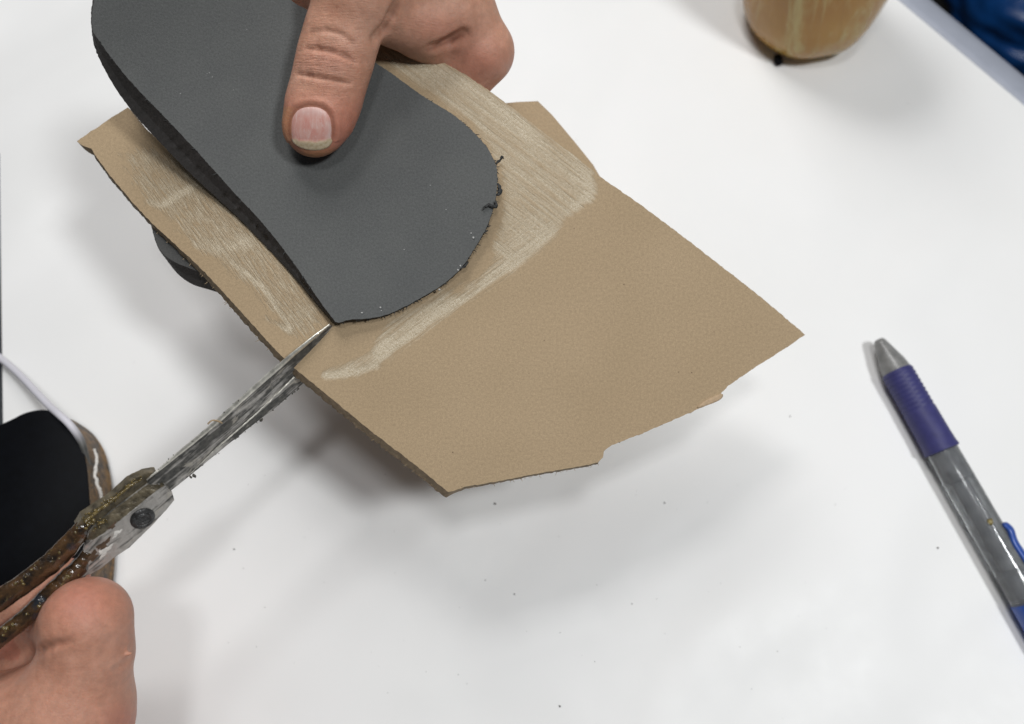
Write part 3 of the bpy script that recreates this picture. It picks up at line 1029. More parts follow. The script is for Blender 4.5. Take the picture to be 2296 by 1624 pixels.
def build_left_hand():
    lo = np.array([-112, -135, 205.]); hi = np.array([22, -14, 300.])
    Fd = Field(lo, hi, .5)
    D = 240.5
    # thumb, flattened a little towards the pad
    thumb = [(703, 287, D-7.0, 8.6), (716, 258, D-7.4, 9.9), (731, 212, D-8.2, 10.25), (747, 150, D-10.2, 10.35), (759, 105, D-11.6, 10.3), (774, 55, D-13.5, 10.2), (806, -30, D-16, 12.5), (850, -120, D-15, 16)]
    chain(Fd, thumb, 3.0, .82)
    # web between thumb and index finger, and the back of the hand
    chain(Fd, [(806, -30, 226, 11), (890, 30, 236, 9.0), (945, 45, 240, 9.3), (1005, 20, 243, 10)], 4.5)
    chain(Fd, [(850, -120, 228, 17), (960, -60, 240, 13.5), (1020, 20, 247, 11.5), (1076, 112, 254, 10.6)], 4.0)
    chain(Fd, [(935, 88, 243, 5.5), (990, 122, 252, 6.0)], 3)
    # palm behind the sheet
    chain(Fd, [(650, -40, 258, 12), (760, -60, 256, 12), (900, 0, 262, 14), (1010, 110, 268, 12)], 5)
    chain(Fd, [(850, -120, 240, 20), (930, -30, 258, 16)], 6)
    # index, middle, ring and little finger under the sheet
    chain(Fd, [(1078, 118, 254, 10.4), (1020, 190, 260, 9.8), (830, 330, 259.5, 8.6), (720, 400, 258.5, 8.9), (600, 470, 257.5, 8.0), (560, 470, 260, 8.0), (520, 476, 262, 7.7)], 2.2)
    chain(Fd, [(1040, 150, 268, 9.5), (820, 430, 275, 8.8), (720, 500, 275, 9.2), (640, 550, 272, 8.2), (590, 560, 271, 7.9)], 1.6)
    chain(Fd, [(1000, 160, 276, 9), (830, 470, 288, 8.4), (720, 560, 287, 8.6), (610, 610, 284, 7.6)], 1.6)
    chain(Fd, [(960, 140, 284, 8.5), (850, 470, 294, 7.2), (760, 560, 292, 7.0), (690, 600, 289, 6.4)], 1.6)
    # creases: thumb knuckle, web folds
    def carve(pts, r, lift, k=1.2):
        for a, b in zip(pts[:-1], pts[1:]):
            pa = c3(*surf(Fd, *a, lift)); pb = c3(*surf(Fd, *b, lift))
            Fd.cone(pa, pb, r, r, k, 1.0, 'sub')
    def surf(Fd, px, py, lift):
        ds = np.arange(206, 275, .25)
        pts = np.stack([(px-CX)*ds/FPX, (py-CY)*ds/FPX, ds], 1)
        v = Fd.sample(pts)
        i = np.argmax(v < 0)
        return px, py, ds[i]-lift
    carve([(684, 108), (712, 110), (742, 116), (770, 124), (796, 138)], .55, .18, .9)
    carve([(666, 165), (690, 170), (718, 175), (750, 181), (784, 186)], .55, .18, .9)
    carve([(696, 72), (730, 68), (765, 76), (792, 98)], .45, .30, .9)
    carve([(972, 108), (990, 102), (1010, 92), (1038, 79)], 1.5, .1, 2.5)
    carve([(843, 86), (862, 66), (880, 34), (890, 12)], 1.1, .2, 2.5)
    # nail bed: a shallow seat with a groove round it
    nail = smooth_closed([(653, 258), (668, 239), (697, 233), (726, 239), (745, 258), (749, 282), (748, 308), (738, 331), (703, 339), (664, 329), (649, 308), (648, 280)], 3.0, 2)
    P, Q = Fd.mesh()
    P = laplace(P, Q, 3, .5)
    nr = vnormals(P, Q)
    px = P[:, 0]*FPX/P[:, 2]+CX
    py = P[:, 1]*FPX/P[:, 2]+CY
    front = smoothstep(.05, .4, -nr[:, 2])*(P[:, 2] < 236)
    near = (np.abs(px-705) < 110) & (np.abs(py-285) < 110) & (P[:, 2] < 237)
    sd = np.full(len(P), -99.0)
    sd[near] = poly_sd(np.stack([px[near], py[near]], 1), nail)
    groove = np.exp(-((sd+1.5)/3.5)**2)*near*(py < 322)
    fold = np.exp(-((sd+10)/6.0)**2)*near*(py < 318)
    P = P - nr*(groove*.10)[:, None] + nr*(fold*.38)[:, None]
    P = P - nr*(smoothstep(0, 5, sd)*.25*near)[:, None]
    # skin attributes
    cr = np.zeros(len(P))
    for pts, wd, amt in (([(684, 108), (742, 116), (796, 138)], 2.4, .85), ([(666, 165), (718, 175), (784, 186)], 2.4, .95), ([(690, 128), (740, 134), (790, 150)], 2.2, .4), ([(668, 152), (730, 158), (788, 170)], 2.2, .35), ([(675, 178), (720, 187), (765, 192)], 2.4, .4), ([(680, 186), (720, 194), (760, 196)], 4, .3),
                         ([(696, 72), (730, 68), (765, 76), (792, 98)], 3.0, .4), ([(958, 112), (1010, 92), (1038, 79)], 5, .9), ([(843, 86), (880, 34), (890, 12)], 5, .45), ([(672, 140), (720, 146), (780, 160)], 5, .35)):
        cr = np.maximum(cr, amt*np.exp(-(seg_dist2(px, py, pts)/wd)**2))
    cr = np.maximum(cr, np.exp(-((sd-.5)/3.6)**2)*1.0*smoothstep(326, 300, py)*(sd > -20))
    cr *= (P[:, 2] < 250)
    wr = np.exp(-(((px-735)/75)**2+((py-140)/62)**2)**1.0)*1.0 + .35*np.exp(-(((px-780)/110)**2+((py-20)/60)**2)) + .25*np.exp(-(((px-950)/90)**2+((py-55)/40)**2))
    red = smoothstep(150, 300, py)*.75*(py < 370)*(P[:, 2] < 242) + .35*np.exp(-(((px-735)/70)**2+((py-135)/35)**2))
    red += .55*np.exp(-(((px-1070)/80)**2+((py-140)/60)**2)) + .35*np.exp(-(((px-980)/60)**2+((py-60)/40)**2))
    red += .15*(P[:, 2] > 252)
    tn = smoothstep(322, 350, py)*(P[:, 2] < 242)*.8 + .55*smoothstep(668, 646, px)*(py > 240)*(P[:, 2] < 242)
    uv = np.stack([(px-700)*.13, (py-100)*.13 - .0012*(px-735)**2*.13*.3, P[:, 2]*.2], 1)
    root = thing('hand', cam_to_world(c3(1000, 0, 262)), 'left hand gripping the sheet edge with its thumb pressed on the grey insole', 'hand')
    obj('hand_skin', cam_to_world(P), Q, M['skin'], root, attrs=dict(red=np.clip(red, 0, 1), tan=np.clip(tn, 0, 1), crease=cr, wrinkle=np.clip(wr, 0, 1), skinuv=uv))
    # thumbnail
    v2, tris, nb = tri_fill(nail, 4.0)
    top = []
    for (x, y) in v2:
        ds = np.arange(215, 245, .1)
        pts = np.stack([(x-CX)*ds/FPX, (y-CY)*ds/FPX, ds], 1)
        v = Fd.sample(pts)
        i = np.argmax(v < 0)
        top.append(ds[i])
    top = np.array(top)
    # fit a smooth arched plate
    X = (v2-[698, 288])/50
    A = np.stack([np.ones(len(X)), X[:, 0], X[:, 1], X[:, 0]**2, X[:, 0]*X[:, 1], X[:, 1]**2, X[:, 0]**4], 1)
    co = np.linalg.lstsq(A, top, rcond=None)[0]
    dp = A@co
    sdn = poly_sd(v2, nail)
    free = smoothstep(314, 321, v2[:, 1]+.0035*(v2[:, 0]-696)**2+fnoise(v2[:, 0], v2[:, 1], .06)*5)
    dp = dp + .10 - .30*smoothstep(0, 14, sdn) - free*.22
    dp += .75*smoothstep(7, 0, sdn)*smoothstep(318, 300, v2[:, 1])
    dp[:nb] += np.where(v2[:nb, 1] > 316, -.05, .3)
    t3 = np.stack([(v2[:, 0]-CX)*dp/FPX, (v2[:, 1]-CY)*dp/FPX, dp], 1)
    b3 = t3.copy(); b3[:, 2] += .8
    V = np.vstack([t3, b3])
    n = len(t3)
    FF = [tuple(f) for f in tris]+[tuple(n+i for i in reversed(f)) for f in tris]
    for i in range(nb):
        j = (i+1) % nb
        FF.append((i, n+i, n+j, j))
    lun = smoothstep(268, 250, v2[:, 1]+.002*(v2[:, 0]-700)**2)
    side = smoothstep(722, 742, v2[:, 0])*.55*smoothstep(262, 285, v2[:, 1])
    dd = lambda a: np.concatenate([a, a])
    nuv = np.hstack([(v2-[700, 290])*.13, np.zeros((n, 1))])
    obj('thumbnail', cam_to_world(V), FF, M['nail'], root, attrs=dict(free=dd(free), lunula=dd(lun), side=dd(np.clip(side, 0, 1)), nailuv=np.vstack([nuv, nuv])))
build_left_hand()

def build_right_hand():
    lo = np.array([-185, 40, 180.]); hi = np.array([-92, 150, 275.])
    Fd = Field(lo, hi, .7)
    # bent first finger and knuckle
    chain(Fd, [(194, 1392, 220, 11.19), (130, 1400, 238, 9.0), (30, 1420, 244, 8.5)], 2.5)
    chain(Fd, [(196, 1392, 220, 11.19), (197, 1470, 222, 11.19)], 3)
    # back of the hand and wrist
    chain(Fd, [(197, 1470, 222, 10.81), (160, 1590, 224, 15.92), (130, 1740, 228, 20.27), (40, 1950, 236, 27.02)], 5)
    chain(Fd, [(150, 1600, 226, 14.47), (60, 1630, 225, 14.96), (-60, 1650, 228, 16.41)], 5)
    chain(Fd, [(-60, 1650, 228, 15.44), (40, 1950, 236, 27.02)], 5)
    # fingers closed round the handle rings
    chain(Fd, [(150, 1300, 232, 6.27), (60, 1345, 230, 6.95), (-40, 1395, 232, 7.24)], 1.5)
    chain(Fd, [(160, 1440, 236, 8.2), (60, 1490, 242, 8.2), (-50, 1520, 246, 8.2)], 2)
    # small wart on the edge
    Fd.cone(c3(288, 1467, 219), c3(296, 1466, 218.6), .8, .45, .8)
    def surf(px, py, lift):
        ds = np.arange(185, 270, .25)
        v = Fd.sample(np.stack([(px-CX)*ds/FPX, (py-CY)*ds/FPX, ds], 1))
        return c3(px, py, ds[int(np.argmax(v < 0))]-lift)
    for pts, r in (([(82, 1466), (92, 1458), (108, 1450), (130, 1443), (158, 1438)], .55), ([(262, 1500), (275, 1492), (288, 1488)], .5)):
        for u, v in zip(pts[:-1], pts[1:]):
            Fd.cone(surf(*u, .35), surf(*v, .35), r, r*.8, 1.6, 1.0, 'sub')
    P, Q = Fd.mesh()
    P = laplace(P, Q, 3, .5)
    px = P[:, 0]*FPX/P[:, 2]+CX
    py = P[:, 1]*FPX/P[:, 2]+CY
    red = .2+.5*np.exp(-(((px-180)/80)**2+((py-1345)/60)**2)) + .65*smoothstep(1545, 1640, py)*smoothstep(180, 290, px) + .5*(P[:, 2] > 232)*(py < 1480)
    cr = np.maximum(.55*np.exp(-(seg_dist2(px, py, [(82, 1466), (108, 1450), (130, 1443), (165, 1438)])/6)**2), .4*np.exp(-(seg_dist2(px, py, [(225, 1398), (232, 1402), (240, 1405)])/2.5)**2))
    wr = .12*np.ones(len(P))
    uv = np.stack([(px-150)*.13, (py-1450)*.13+.06*(px-150)*.13, P[:, 2]*.2], 1)
    tn = np.zeros(len(P))
    root = thing('hand', cam_to_world(c3(120, 1560, 240)), 'right hand closed around the glue-crusted scissor handles', 'hand')
    obj('hand_skin', cam_to_world(P), Q, M['skin'], root, attrs=dict(red=np.clip(red, 0, 1), tan=tn, crease=cr, wrinkle=wr, skinuv=uv))
build_right_hand()

# ------------------------------------------------------------------ scissors
def build_scissors():
    O = to_cam(315, 1152, 228.5)
    tip = to_cam(745, 729, 240.3)
    a = tip-O; a /= np.linalg.norm(a)
    nv = np.array([.686, .727, 0]); nv -= a*(nv@a); nv /= np.linalg.norm(nv)
    dv = np.cross(a, nv); dv *= np.sign(dv[2])
    def frame(deg):
        f = math.radians(deg)
        return nv*math.cos(f)+dv*math.sin(f), nv*math.sin(f)-dv*math.cos(f)
    m, q = frame(44)                                   # across the blades; towards the viewer
    m2, q2 = frame(60)                                 # the other blade is twisted a little
    def L(px, py, h=0.0, low=False):
        """point of the scissors' own plane, h mm in front of it"""
        n = q2 if low else q
        r = np.array([(px-CX)/FPX, (py-CY)/FPX, 1.0])
        return r*(((O+n*h)@n)/(r@n))
    root = thing('scissors', cam_to_world(O), 'worn steel scissors crusted with glue, blades cutting into the tan sheet', 'scissors')
    def plate(outline, h0, h1, step=6, jitter=.0, low=False, taper=None):
        b = densify(outline, step)
        if jitter: b = b+rng.normal(0, jitter, b.shape)
        v2, tris, nb = tri_fill(b, step*1.2)
        N = len(v2)
        n = q2 if low else q
        base = np.array([L(x, y, 0, low) for x, y in v2])
        hh = np.full(N, h1) if taper is None else taper(v2)
        T = base+n*hh[:, None]
        B = base+n*h0
        V = np.vstack([T, B, T[:nb], B[:nb]])
        F = [tuple(f) for f in tris]+[tuple(N+i for i in reversed(f)) for f in tris]
        for i in range(nb):
            j = (i+1) % nb
            F.append((2*N+i, 2*N+nb+i, 2*N+nb+j, 2*N+j))
        return cam_to_world(V), F
    spine = np.array([(328, 1076), (352, 1054), (410, 1004), (477, 948), (541, 890), (629, 812), (700, 755), (738, 727)], float)
    lowline = np.array([(366, 1112), (386, 1096), (440, 1048), (500, 986), (558, 929), (611, 872), (662, 826), (715, 772), (746, 731)], float)
    # blade whose spine shows above the sheet: thick at the back, ground thin at the cutting edge
    def hollow(v):
        d1 = seg_dist2(v[:, 0], v[:, 1], spine)
        d2 = seg_dist2(v[:, 0], v[:, 1], lowline)
        k = d2/(d1+d2+1e-6)
        return .25+1.5*k**1.5*np.interp(v[:, 0], [600, 745], [1, .45])
    V, F = plate([tuple(p) for p in spine]+[tuple(p) for p in lowline[::-1]], -.1, 1.8, 6, .12, taper=hollow)
    b1 = obj('blade', V, F, M['blade_dark'], root); sharp(b1, 30)
    b1['label'] = 'upper scissor blade lying across the tan sheet'
    sp_ = spline(spine, 12)
    k = len(sp_)
    SV, SF = [], []
    for i, (x, y) in enumerate(sp_):
        f = i/(k-1)
        hh = np.interp(f, [0, .35, .8, 1], [1.8, 1.9, 1.7, .7])
        w_ = np.interp(f, [0, .3, .7, 1], [2, 9, 11, 3])
        for (dx, h) in ((0, -.15), (-.4, hh*.6), (.0, hh), (w_*.5, hh+.22), (w_, hh+.05), (w_+1.5, -.05)):
            SV.append(L(x+.686*dx, y+.727*dx, h)+rng.normal(0, .022, 3))
    for i in range(k-1):
        for j in range(6):
            SF.append((i*6+j, i*6+(j+1) % 6, (i+1)*6+(j+1) % 6, (i+1)*6+j))
    SF += [tuple(range(5, -1, -1)), tuple((k-1)*6+j for j in range(6))]
    sp = obj('blade_spine', cam_to_world(np.array(SV)), SF, M['edge_steel'], b1); sharp(sp, 50)
    # blade below the sheet
    V, F = plate([(374, 1108), (391, 1096), (433, 1062), (510, 999), (570, 952), (614, 919), (686, 856), (740, 808), (790, 760), (760, 745), (662, 815), (600, 868), (500, 960), (400, 1050), (372, 1080)], -2.2, -.15, 7, .15, low=True)
    b2 = obj('blade', V, F, M['blade'], root); sharp(b2, 30)
    b2['label'] = 'lower scissor blade passing under the tan sheet'
    path = spline([L(x, y, -.05, True) for x, y in ((420, 1066), (480, 1010), (540, 958), (600, 904), (660, 845))], 14)
    path = path+rng.normal(0, .05, path.shape)
    V, F = tube(path, .30, 6)
    obj('blade_ridge', cam_to_world(np.array(V)), F, M['edge_steel'], b2)
    # front shank with the pivot face, bevelled along its upper side
    up_ = [(366, 1080), (329, 1081), (265, 1129), (212, 1171)]
    def bevel(v):
        d = seg_dist2(v[:, 0], v[:, 1], [(340, 1074), (329, 1081), (265, 1129), (212, 1171), (186, 1230)])
        return 1.0+1.3*np.clip(d/22, 0, 1)
    V, F = plate([(366, 1080), (329, 1081), (265, 1129), (212, 1171), (196, 1187), (187, 1228), (172, 1272), (176, 1284), (201, 1276), (223, 1264), (249, 1242), (286, 1218), (339, 1166), (370, 1132), (386, 1112), (381, 1094)], -.1, 2.3, 5, .15, taper=bevel)
    s1 = obj('shank', V, F, M['shank'], root); sharp(s1, 24)
    V, F = plate([(364, 1079.5), (329, 1081.5), (265, 1129.5), (212, 1171.5), (197, 1188), (192, 1206), (206, 1204), (228, 1186), (288, 1138), (346, 1092)], .2, 1.2, 5, .25, taper=lambda v: bevel(v)+.05)
    obj('stained_bevel', V, F, M['bevel'], s1)
    # rear shank, seen along its upper side
    V, F = plate([(323, 1061), (289, 1078), (244, 1118), (210, 1140), (183, 1158), (170, 1180), (180, 1215), (196, 1195), (240, 1165), (300, 1115), (352, 1085), (350, 1056)], -2.4, .55, 6, .3)
    s2 = obj('shank', V, F, M['bevel'], root); sharp(s2, 30)
    path = spline([L(x, y, .9) for x, y in ((318, 1074), (290, 1092), (250, 1124), (215, 1150), (190, 1172))], 12)
    V, F = tube(path+rng.normal(0, .07, path.shape), np.interp(np.linspace(0, 1, len(path)), [0, .5, 1], [.25, .42, .7])*(.7+.6*rng.random(len(path))), 6)
    obj('glue_bead', cam_to_world(np.array(V)), F, M['crust_glass'], s2)
    # pivot screw
    V, F = [], []
    prof = [(1.9, 3.35), (2.75, 3.35), (3.05, 3.0), (3.1, 2.2), (2.85, 1.9), (2.8, .1)]
    c0 = L(315, 1152, 0)
    for h, r in prof:
        for j in range(28):
            an = 2*math.pi*j/28
            V.append(c0+q*h+r*(math.cos(an)*a+math.sin(an)*m)+rng.normal(0, .03, 3))
    for i in range(len(prof)-1):
        for j in range(28):
            F.append((i*28+j, i*28+(j+1) % 28, (i+1)*28+(j+1) % 28, (i+1)*28+j))
    F.append(tuple((len(prof)-1)*28+j for j in range(28)))
    sc = obj('pivot_screw', cam_to_world(np.array(V)), F, M['screw'], root); sharp(sc, 35)
    sx = a*.9+m*.43; sy = -a*.43+m*.9
    for sgn in (-1, 1):
        V = []
        for h, g in ((2.6, 1.0), (3.15, .8)):
            for an in np.linspace(-1.15, 1.15, 9):
                V.append(c0+q*h+sy*sgn*(.55+1.5*max(0, math.cos(an))*g)+sx*2.1*math.sin(an)*g)
        F = [tuple(range(9, 18))]+[(i, i+1, 10+i, 9+i) for i in range(8)]+[(8, 0, 9, 17)]
        obj('screw_head_half', cam_to_world(np.array(V)), F, M['screw'], sc)
    # handle rings
    def ring(pts, rad, sq):
        path = spline([L(p[0], p[1], p[2]) for p in pts], 14)
        wv = np.interp(np.linspace(0, 1, len(path)), np.linspace(0, 1, len(rad)), rad)
        V, F = tube(path, wv, 20, (q, sq))
        V = np.array(V)
        V = V+np.array([[mnoise.noise(tuple(v*.5))*.28, mnoise.noise(tuple(v*.5+9))*.28, mnoise.noise(tuple(v*.5+17))*.28] for v in V])
        return obj('handle_ring', cam_to_world(V), F, M['handle'], root)
    ring([(200, 1236, .6), (180, 1268, .8), (148, 1299, 1.2), (106, 1338, 1.4), (53, 1389, 1.4), (0, 1430, 1.2), (-70, 1480, 0), (-120, 1540, -3), (-90, 1575, -7), (-20, 1530, -10), (60, 1470, -11), (110, 1420, -10), (150, 1350, -7), (180, 1290, -3)],
         [1.6, 2.6, 2.7, 2.6, 2.6, 2.7, 2.8, 2.8, 2.6, 2.4, 2.3, 2.2, 2.0, 1.5], .85)
    ring([(214, 1150, -.8), (186, 1186, -.6), (143, 1234, -.3), (98, 1276, 0), (0, 1346, 0), (-60, 1388, 0), (-150, 1440, 0), (-230, 1440, 0), (-270, 1390, -1), (-240, 1330, -1), (-160, 1310, -1), (-90, 1345, -1), (-50, 1375, -1)],
         [1.8, 2.8, 3.3, 3.3, 3.3, 3.3, 3.0, 2.8, 2.8, 2.8, 2.8, 2.8, 2.6], .6)
    # glue crumbs stuck along the edges
    cs, rs = [], []
    for k in range(26):
        i = rng.uniform(0, 1); x = 395+i*280; y = np.interp(x, [391, 433, 510, 570, 614, 686], [1096, 1062, 999, 952, 919, 856])
        cs.append(L(x+rng.normal(0, 1), y+rng.normal(0, 1.6), rng.uniform(-1.6, 0), True)); rs.append(rng.uniform(.06, .20)*(1.8 if rng.random() < .08 else 1))
    for k in range(26):
        p = sp_[int(rng.uniform(0, len(sp_)*.6))]; cs.append(L(p[0], p[1]+rng.normal(2, 2), rng.uniform(.6, 2))); rs.append(rng.uniform(.06, .18))
    for (x, y) in ((434, 1066), (437, 1068), (428, 1070), (318, 1185), (321, 1183), (315, 1188), (286, 1222), (283, 1225), (280, 1221), (292, 1214), (300, 1206)):
        cs.append(L(x, y, rng.uniform(.2, 1.6))); rs.append(rng.uniform(.22, .38))
    V, F = blobs(cs, rs, 5, 1.6)
    o = obj('glue_crumbs', cam_to_world(np.array(V)), F, M['crust'], root); o['kind'] = 'stuff'
    cs, rs = [], []
    for k in range(46):
        i = rng.uniform(0, 1); x = 183+i*130; y = np.interp(x, [183, 210, 244, 289, 323], [1160, 1141, 1119, 1080, 1062])
        cs.append(L(x+rng.normal(2, 2), y+rng.normal(5, 4), rng.uniform(.2, .8))); rs.append(rng.uniform(.08, .30))
    for k in range(30):
        cs.append(L(rng.normal(222, 14), rng.normal(1180, 10), 1.5)); rs.append(rng.uniform(.10, .35))
    for k in range(34):
        x = rng.uniform(0, 175)
        if k % 2: y = np.interp(x, [0, 98, 143, 186], [1346, 1276, 1234, 1186])+rng.normal(-6, 9); h = 1.6
        else: y = np.interp(x, [0, 53, 106, 148, 180], [1430, 1389, 1338, 1299, 1268])+rng.normal(-3, 5); h = 3.2
        cs.append(L(x, y, h)); rs.append(rng.uniform(.10, .36))
    V, F = blobs(cs, rs, 6, 1.6)
    o = obj('glue_crumbs', cam_to_world(np.array(V)), F, M['crust_glass'], root); o['kind'] = 'stuff'
    # smears on the pivot face
    for k, (x, y, r, mt) in enumerate([(262, 1196, 1.0, 'white_glue'), (235, 1236, 1.5, 'white_glue'), (232, 1222, 1.5, 'stain'), (252, 1180, .9, 'stain'), (205, 1250, 1.6, 'stain')]):
        pts = []
        for t in np.linspace(0, 2*math.pi, 26, endpoint=False):
            rr = 1+.35*math.sin(3*t+k)+.2*math.sin(7*t+2*k)
            dx, dy = 12*r*rr*math.cos(t), 4.6*r*rr*math.sin(t)
            pts.append(L(x+.727*dx+.686*dy, y-.686*dx+.727*dy, 2.36))
        V = pts+[L(x, y, 2.50)]
        F = [(i, (i+1) % 26, 26) for i in range(26)]
        obj('glue_smear', cam_to_world(np.array(V)), F, M[mt], s1)
    # a thread of foam on the spine
    path = spline([L(466, 951, 1.9), L(474, 944, 2.4), L(482, 943, 2.3), L(492, 946, 2.2), L(498, 949, 2.0)], 6)
    V, F = tube(path, .26, 5)
    obj('foam_thread', cam_to_world(np.array(V)), F, M['fibre'], b1)
build_scissors()

# ------------------------------------------------------------------ black shoe sole, mat and cord at the left
def build_sole():
    top = [(-160, 1010), (-70, 985), (-10, 957), (25, 942), (55, 926), (90, 918), (125, 923), (150, 942), (172, 968), (188, 1005), (197, 1060), (202, 1130), (204, 1200), (202, 1270), (194, 1340), (170, 1410), (110, 1460), (0, 1480), (-120, 1450), (-200, 1350), (-220, 1200), (-200, 1080)]
    H = .0185
    Z0 = .0026
    b = smooth_closed(top, 8, 2)
    P = np.array([at_z(x, y, Z0+H) for x, y in b])
    n = len(P)
    c = P.mean(0)
    V, F = [], []
    rings = [(1.0, 0.0), (1.002, -.0012), (1.006, -.004), (1.004, -.008), (1.008, -.012), (1.0, -H)]
    for (sc, dz) in rings:
        for p in P:
            nz = mnoise.noise((p[0]*260, p[1]*260, dz*300))*.0004
            V.append((c[0]+(p[0]-c[0])*(sc+nz*8), c[1]+(p[1]-c[1])*(sc+nz*8), p[2]+dz))
    for r in range(len(rings)-1):
        for i in range(n):
            j = (i+1) % n
            F.append((r*n+i, (r+1)*n+i, (r+1)*n+j, r*n+j))
    F.append(tuple((len(rings)-1)*n+i for i in range(n)))
    base = at_z(60, 1150, Z0)
    root = thing('shoe_sole', base, 'black rubber shoe sole with brown glue-stained side lying behind the scissor handles', 'shoe sole')
    obj('sole_side', V, F, M['side'], root)
    tv = [tuple(p) for p in P]
    inner = [(c[0]+(p[0]-c[0])*.985, c[1]+(p[1]-c[1])*.985, p[2]+.0004) for p in P]
    VV = tv+inner
    FF = [(i, (i+1) % n, n+(i+1) % n, n+i) for i in range(n)]+[tuple(n+i for i in range(n))]
    obj('sole_top', VV, FF, M['black'], root)
    # white glue line running down the side
    line = [(222, 1008, .013), (227, 1030, .0115), (223, 1060, .0100), (228, 1085, .0080), (236, 1110, .0060), (240, 1135, .0045), (247, 1200, .004), (247, 1250, .005)]
    def on_side(px, py):
        # march along the view ray until the side wall outline is met
        for z in np.linspace(Z0+H, Z0, 60):
            p = at_z(px, py, z)
            if poly_sd(p[None, :2], P[:, :2]*1.0)[0] > -.0007:
                return p
        return at_z(px, py, Z0)
    pts = []
    for (x, y, z) in line:
        p = on_side(x-14, y)
        pts.append(p+np.array([.0008, 0, .0002]))
    path = spline(pts, 6)
    path = path+rng.normal(0, .00012, path.shape)
    V, F = tube(path, np.interp(np.linspace(0, 1, len(path)), [0, .5, 1], [.0004, .00055, .0002])*(1+.5*rng.random(len(path))), 6)
    obj('glue_line', V, F, M['white_glue'], root)
build_sole()
mt = [at_z(x, y, 0) for x, y in ((-420, 330), (-1, 345), (7, 950), (12, 1250), (-420, 1300))]
Vm = [tuple(p) for p in mt]+[(p[0], p[1], .0024) for p in mt]
k = len(mt)
o = obj('rubber_mat', Vm, [tuple(range(k, 2*k)), tuple(range(k-1, -1, -1))]+[(i, (i+1) % k, k+(i+1) % k, k+i) for i in range(k)], M['black_mat'], None, np.array(mt[1]), smooth=False)
tag(o, 'thin dark mat lying under the black sole at the far left of the table', 'mat')
pts = [(-90, 752, .0042), (-40, 775, .0046), (0, 803, .006), (28, 826, .0085), (53, 850, .0115), (106, 906, .0195), (134, 931, .0236), (156, 952, .0238), (178, 982, .0228), (190, 1012, .0207), (200, 1050, .0178)]
path = spline([at_z(x, y, z) for x, y, z in pts], 8)
V, F = tube(path, np.interp(np.linspace(0, 1, len(path)), [0, .8, 1], [.00145, .0014, .0008]), 12)
o = obj('cord', V, F, M['white_cord'], None, at_z(0, 806, 0), attrs=dict(dirt=np.repeat(smoothstep(.70, .86, np.linspace(0, 1, len(path))), 12)))
tag(o, 'white cord curving over the rim of the black sole', 'cord')

# ------------------------------------------------------------------ pen
def build_pen():
    zc = .0064
    A = at_z(1970, 766, zc-.0006)
    B = at_z(2279, 1302, zc)
    ax = B-A; ax[2] = 0; ax /= np.linalg.norm(ax)
    L1 = np.linalg.norm((at_z(2012, 831, zc)-A)[:2])
    L2 = np.linalg.norm((at_z(2116, 1010, zc)-A)[:2])
    L3 = np.linalg.norm((at_z(2304, 1345, zc)-A)[:2])
    base = np.array([A[0], A[1], 0.0])
    root = thing('pen', base, 'ballpoint pen with purple rubber grip and clear grey barrel lying on the table', 'pen')
    C = np.array([A[0], A[1], zc])
    up = np.array([0, 0, 1.0])
    def part(name, prof, mat, parent=root):
        V, F = lathe(prof, 32, C, ax, up)
        return sharp(obj(name, V, F, mat, parent), 40)
    part('pen_tip', [(-.0006, .0016), (0, .0022), (.0012, .0026), (.004, .0034), (L1*.75, .0052), (L1+.001, .0058)], M['cone'])
    pr = [(L1, .0056), (L1+.0004, .0060)]
    for k in range(9):
        s = L1+.0015+k*.0019
        pr += [(s, .0063), (s+.0005, .00605), (s+.0009, .00605), (s+.0014, .0063)]
    pr += [(L2-.006, .0064), (L2-.0016, .0066), (L2-.0012, .0068), (L2-.0002, .0068), (L2, .0064), (L2+.0002, .0055)]
    part('grip', pr, M['grip'])
    br = part('barrel', [(L2-.001, .0054), (L2+.0002, .0059), (L2+.01, .0060), (L3, .0061), (L3+.001, .0060)], M['smoke'])
    part('refill', [(L2-.002, .0008), (L2, .0036), (L2+.012, .0038), (L2+.013, .0024), (L3-.012, .0024), (L3-.010, .0042), (L3-.001, .0042)], M['refill'], br)
    part('end_cap', [(L3+.0004, .0058), (L3+.0008, .0064), (L3+.018, .0064), (L3+.022, .0050), (L3+.023, .0030), (L3+.030, .0028), (L3+.031, .002)], M['blue'])
    # clip: a bowed strip on the right-hand side
    side = np.cross(ax, up); side /= np.linalg.norm(side)
    if side[0] < 0: side = -side
    sdir = side*.72+up*.69; sdir /= np.linalg.norm(sdir)
    Lc = np.linalg.norm((at_z(2222, 1188, zc)-A)[:2])
    cp = [(Lc-.0008, .0058), (Lc+.0004, .0066), (Lc+.0025, .0070), (Lc+.0065, .0062), (Lc+.012, .0064), (L3+.004, .0076), (L3+.010, .0070)]
    path = spline([C+ax*s+sdir*r for s, r in cp], 8)
    wv = np.interp(np.linspace(0, 1, len(path)), [0, .1, .3, 1], [.0014, .0024, .0026, .0027])
    V, F = tube(path, wv, 12, (sdir, .5))
    obj('clip', V, F, M['blue'], root)
    sd = spline([C+ax*s+up*.0059+side*.0012 for s in (L2+.012, L2+.016, L2+.02)], 4)
    V, F = blobs([C+ax*(Lc-.003)+up*.0058-side*.001], [.0011], 3, .3)
    obj('glue_spot', V, F, M['crust_yellow'], br)
build_pen()

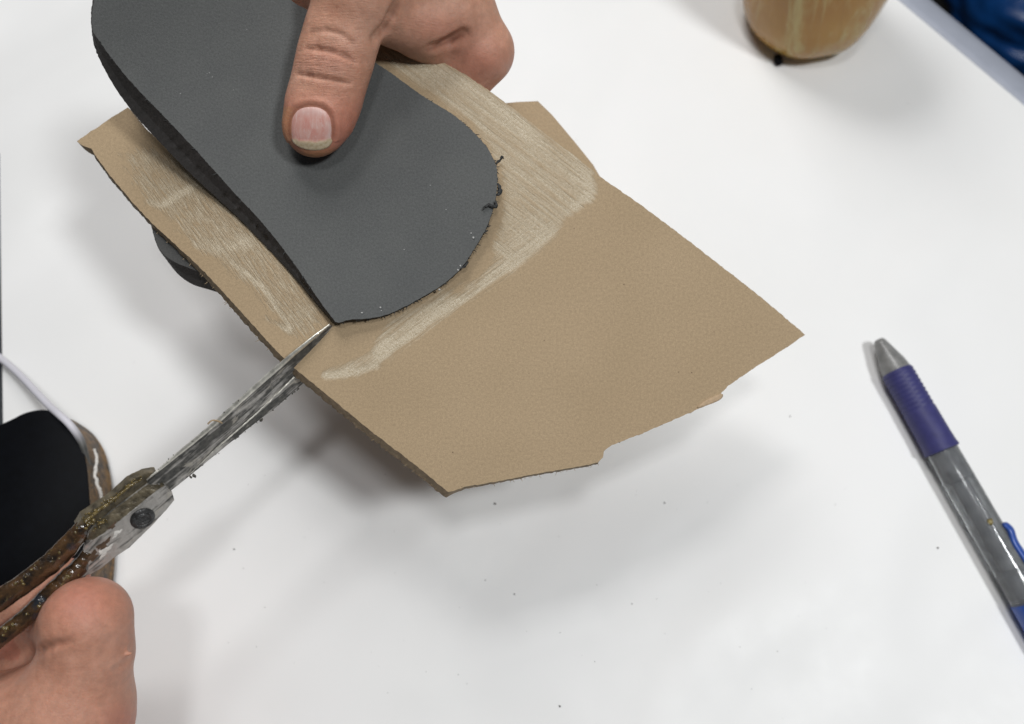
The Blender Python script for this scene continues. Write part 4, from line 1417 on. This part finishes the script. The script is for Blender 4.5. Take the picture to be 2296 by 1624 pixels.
# ------------------------------------------------------------------ amber glue jar
def build_jar():
    R = .0325
    f = at_z(1802, 145, 0)
    cen = np.array([f[0]+.001, f[1]+R-.006, 0])
    root = thing('glue_jar', cen, 'amber glue jar streaked with dried yellow drips near the table edge', 'jar')
    prof = [(0.0, R-.014), (.0012, R-.0100), (.004, R-.0058), (.008, R-.0030), (.014, R-.0010), (.022, R), (.05, R+.0004), (.078, R), (.086, R-.002), (.090, R-.006)]
    V, F = lathe(prof, 64, cen, (0, 0, 1), (1, 0, 0))
    V = np.array(V)
    for i, v in enumerate(V):
        d = v-cen
        r = np.linalg.norm(d[:2])+1e-9
        k = mnoise.noise((d[0]*70, d[1]*70, d[2]*18))*.0009
        V[i, :2] += d[:2]/r*k
    obj('jar_body', V, F, M['amber'], root)
    V, F = lathe([(.089, R-.007), (.0905, R-.002), (.103, R-.002), (.105, R-.004)], 48, cen, (0, 0, 1), (1, 0, 0))
    obj('lid', V, F, M['black'], root)
    V, F = tube([at_z(1742, 126, .002), at_z(1745, 134, .002), at_z(1749, 144, .002)], [.0016, .0020, .0014], 10)
    o = obj('rubber_crumb', V, F, M['black'], None, at_z(1745, 134, 0))
    tag(o, 'small black rubber crumb at the foot of the amber jar', 'crumb')
build_jar()

# ------------------------------------------------------------------ blue plastic beyond the edge
def build_bag():
    c = at_z(2366, -106, -.62)
    base = np.array([c[0], c[1], -.718])
    V, F = [], []
    nu, nv_ = 56, 34
    for j in range(nv_+1):
        v = j/nv_
        zz = v*.19
        rad = .135*math.sqrt(max(0, 1-(v*.93)**2.6))*(.85+.15*min(1, v*4))+.004
        for i in range(nu):
            a = 2*math.pi*i/nu
            n1 = mnoise.noise((math.cos(a)*2.2, math.sin(a)*2.2, v*5))*.022 + mnoise.noise((math.cos(a)*6, math.sin(a)*6, v*11))*.010
            r = rad+n1
            V.append((base[0]+r*math.cos(a)*1.0, base[1]+r*math.sin(a)*1.2, base[2]+zz+n1*.5))
    for j in range(nv_):
        for i in range(nu):
            F.append((j*nu+i, j*nu+(i+1) % nu, (j+1)*nu+(i+1) % nu, (j+1)*nu+i))
    F.append(tuple(range(nu-1, -1, -1)))
    F.append(tuple(nv_*nu+i for i in range(nu)))
    o = obj('plastic_bag', V, F, M['bag'], None, base)
    tag(o, 'crumpled blue plastic bag on the floor beyond the table edge', 'bag')
build_bag()
P0 = [at_z(x, y, -.716) for x, y in ((2128, -40), (2158, -6), (2172, 18), (2182, -4), (2200, -45))]
V = [tuple(p) for p in P0]+[(p[0], p[1], p[2]+.003+.004*(i % 2)) for i, p in enumerate(P0)]
k = len(P0)
o = obj('paper_scrap', V, [tuple(range(k, 2*k)), tuple(range(k-1, -1, -1))]+[(i, (i+1) % k, k+(i+1) % k, k+i) for i in range(k)], M['paper'], None, P0[1], smooth=False)
tag(o, 'pale paper scrap on the floor beside the blue bag', 'paper')

# ------------------------------------------------------------------ dust on the table
cs, rs = [], []
for k in range(70):
    x, y = rng.uniform(300, 2296), rng.uniform(100, 1624)
    if k < 45: x, y = rng.uniform(500, 1900), rng.uniform(1050, 1624)
    p = at_z(x, y, .0001)
    cs.append(p); rs.append(rng.uniform(.00004, .00011)*(1.8 if rng.random() < .05 else 1))
for (x, y) in ((1153, 1332), (1490, 1128), (2103, 1229), (1255, 1584), (525, 1232), (1110, 1130)):
    cs.append(at_z(x, y, .0002)); rs.append(.00024)
V, F = blobs(cs, rs, 9, 1.0)
o = obj('table_dust', V, F, M['dust'])
tag(o, 'scattered dark specks of dust on the white table', 'dust', kind='stuff')
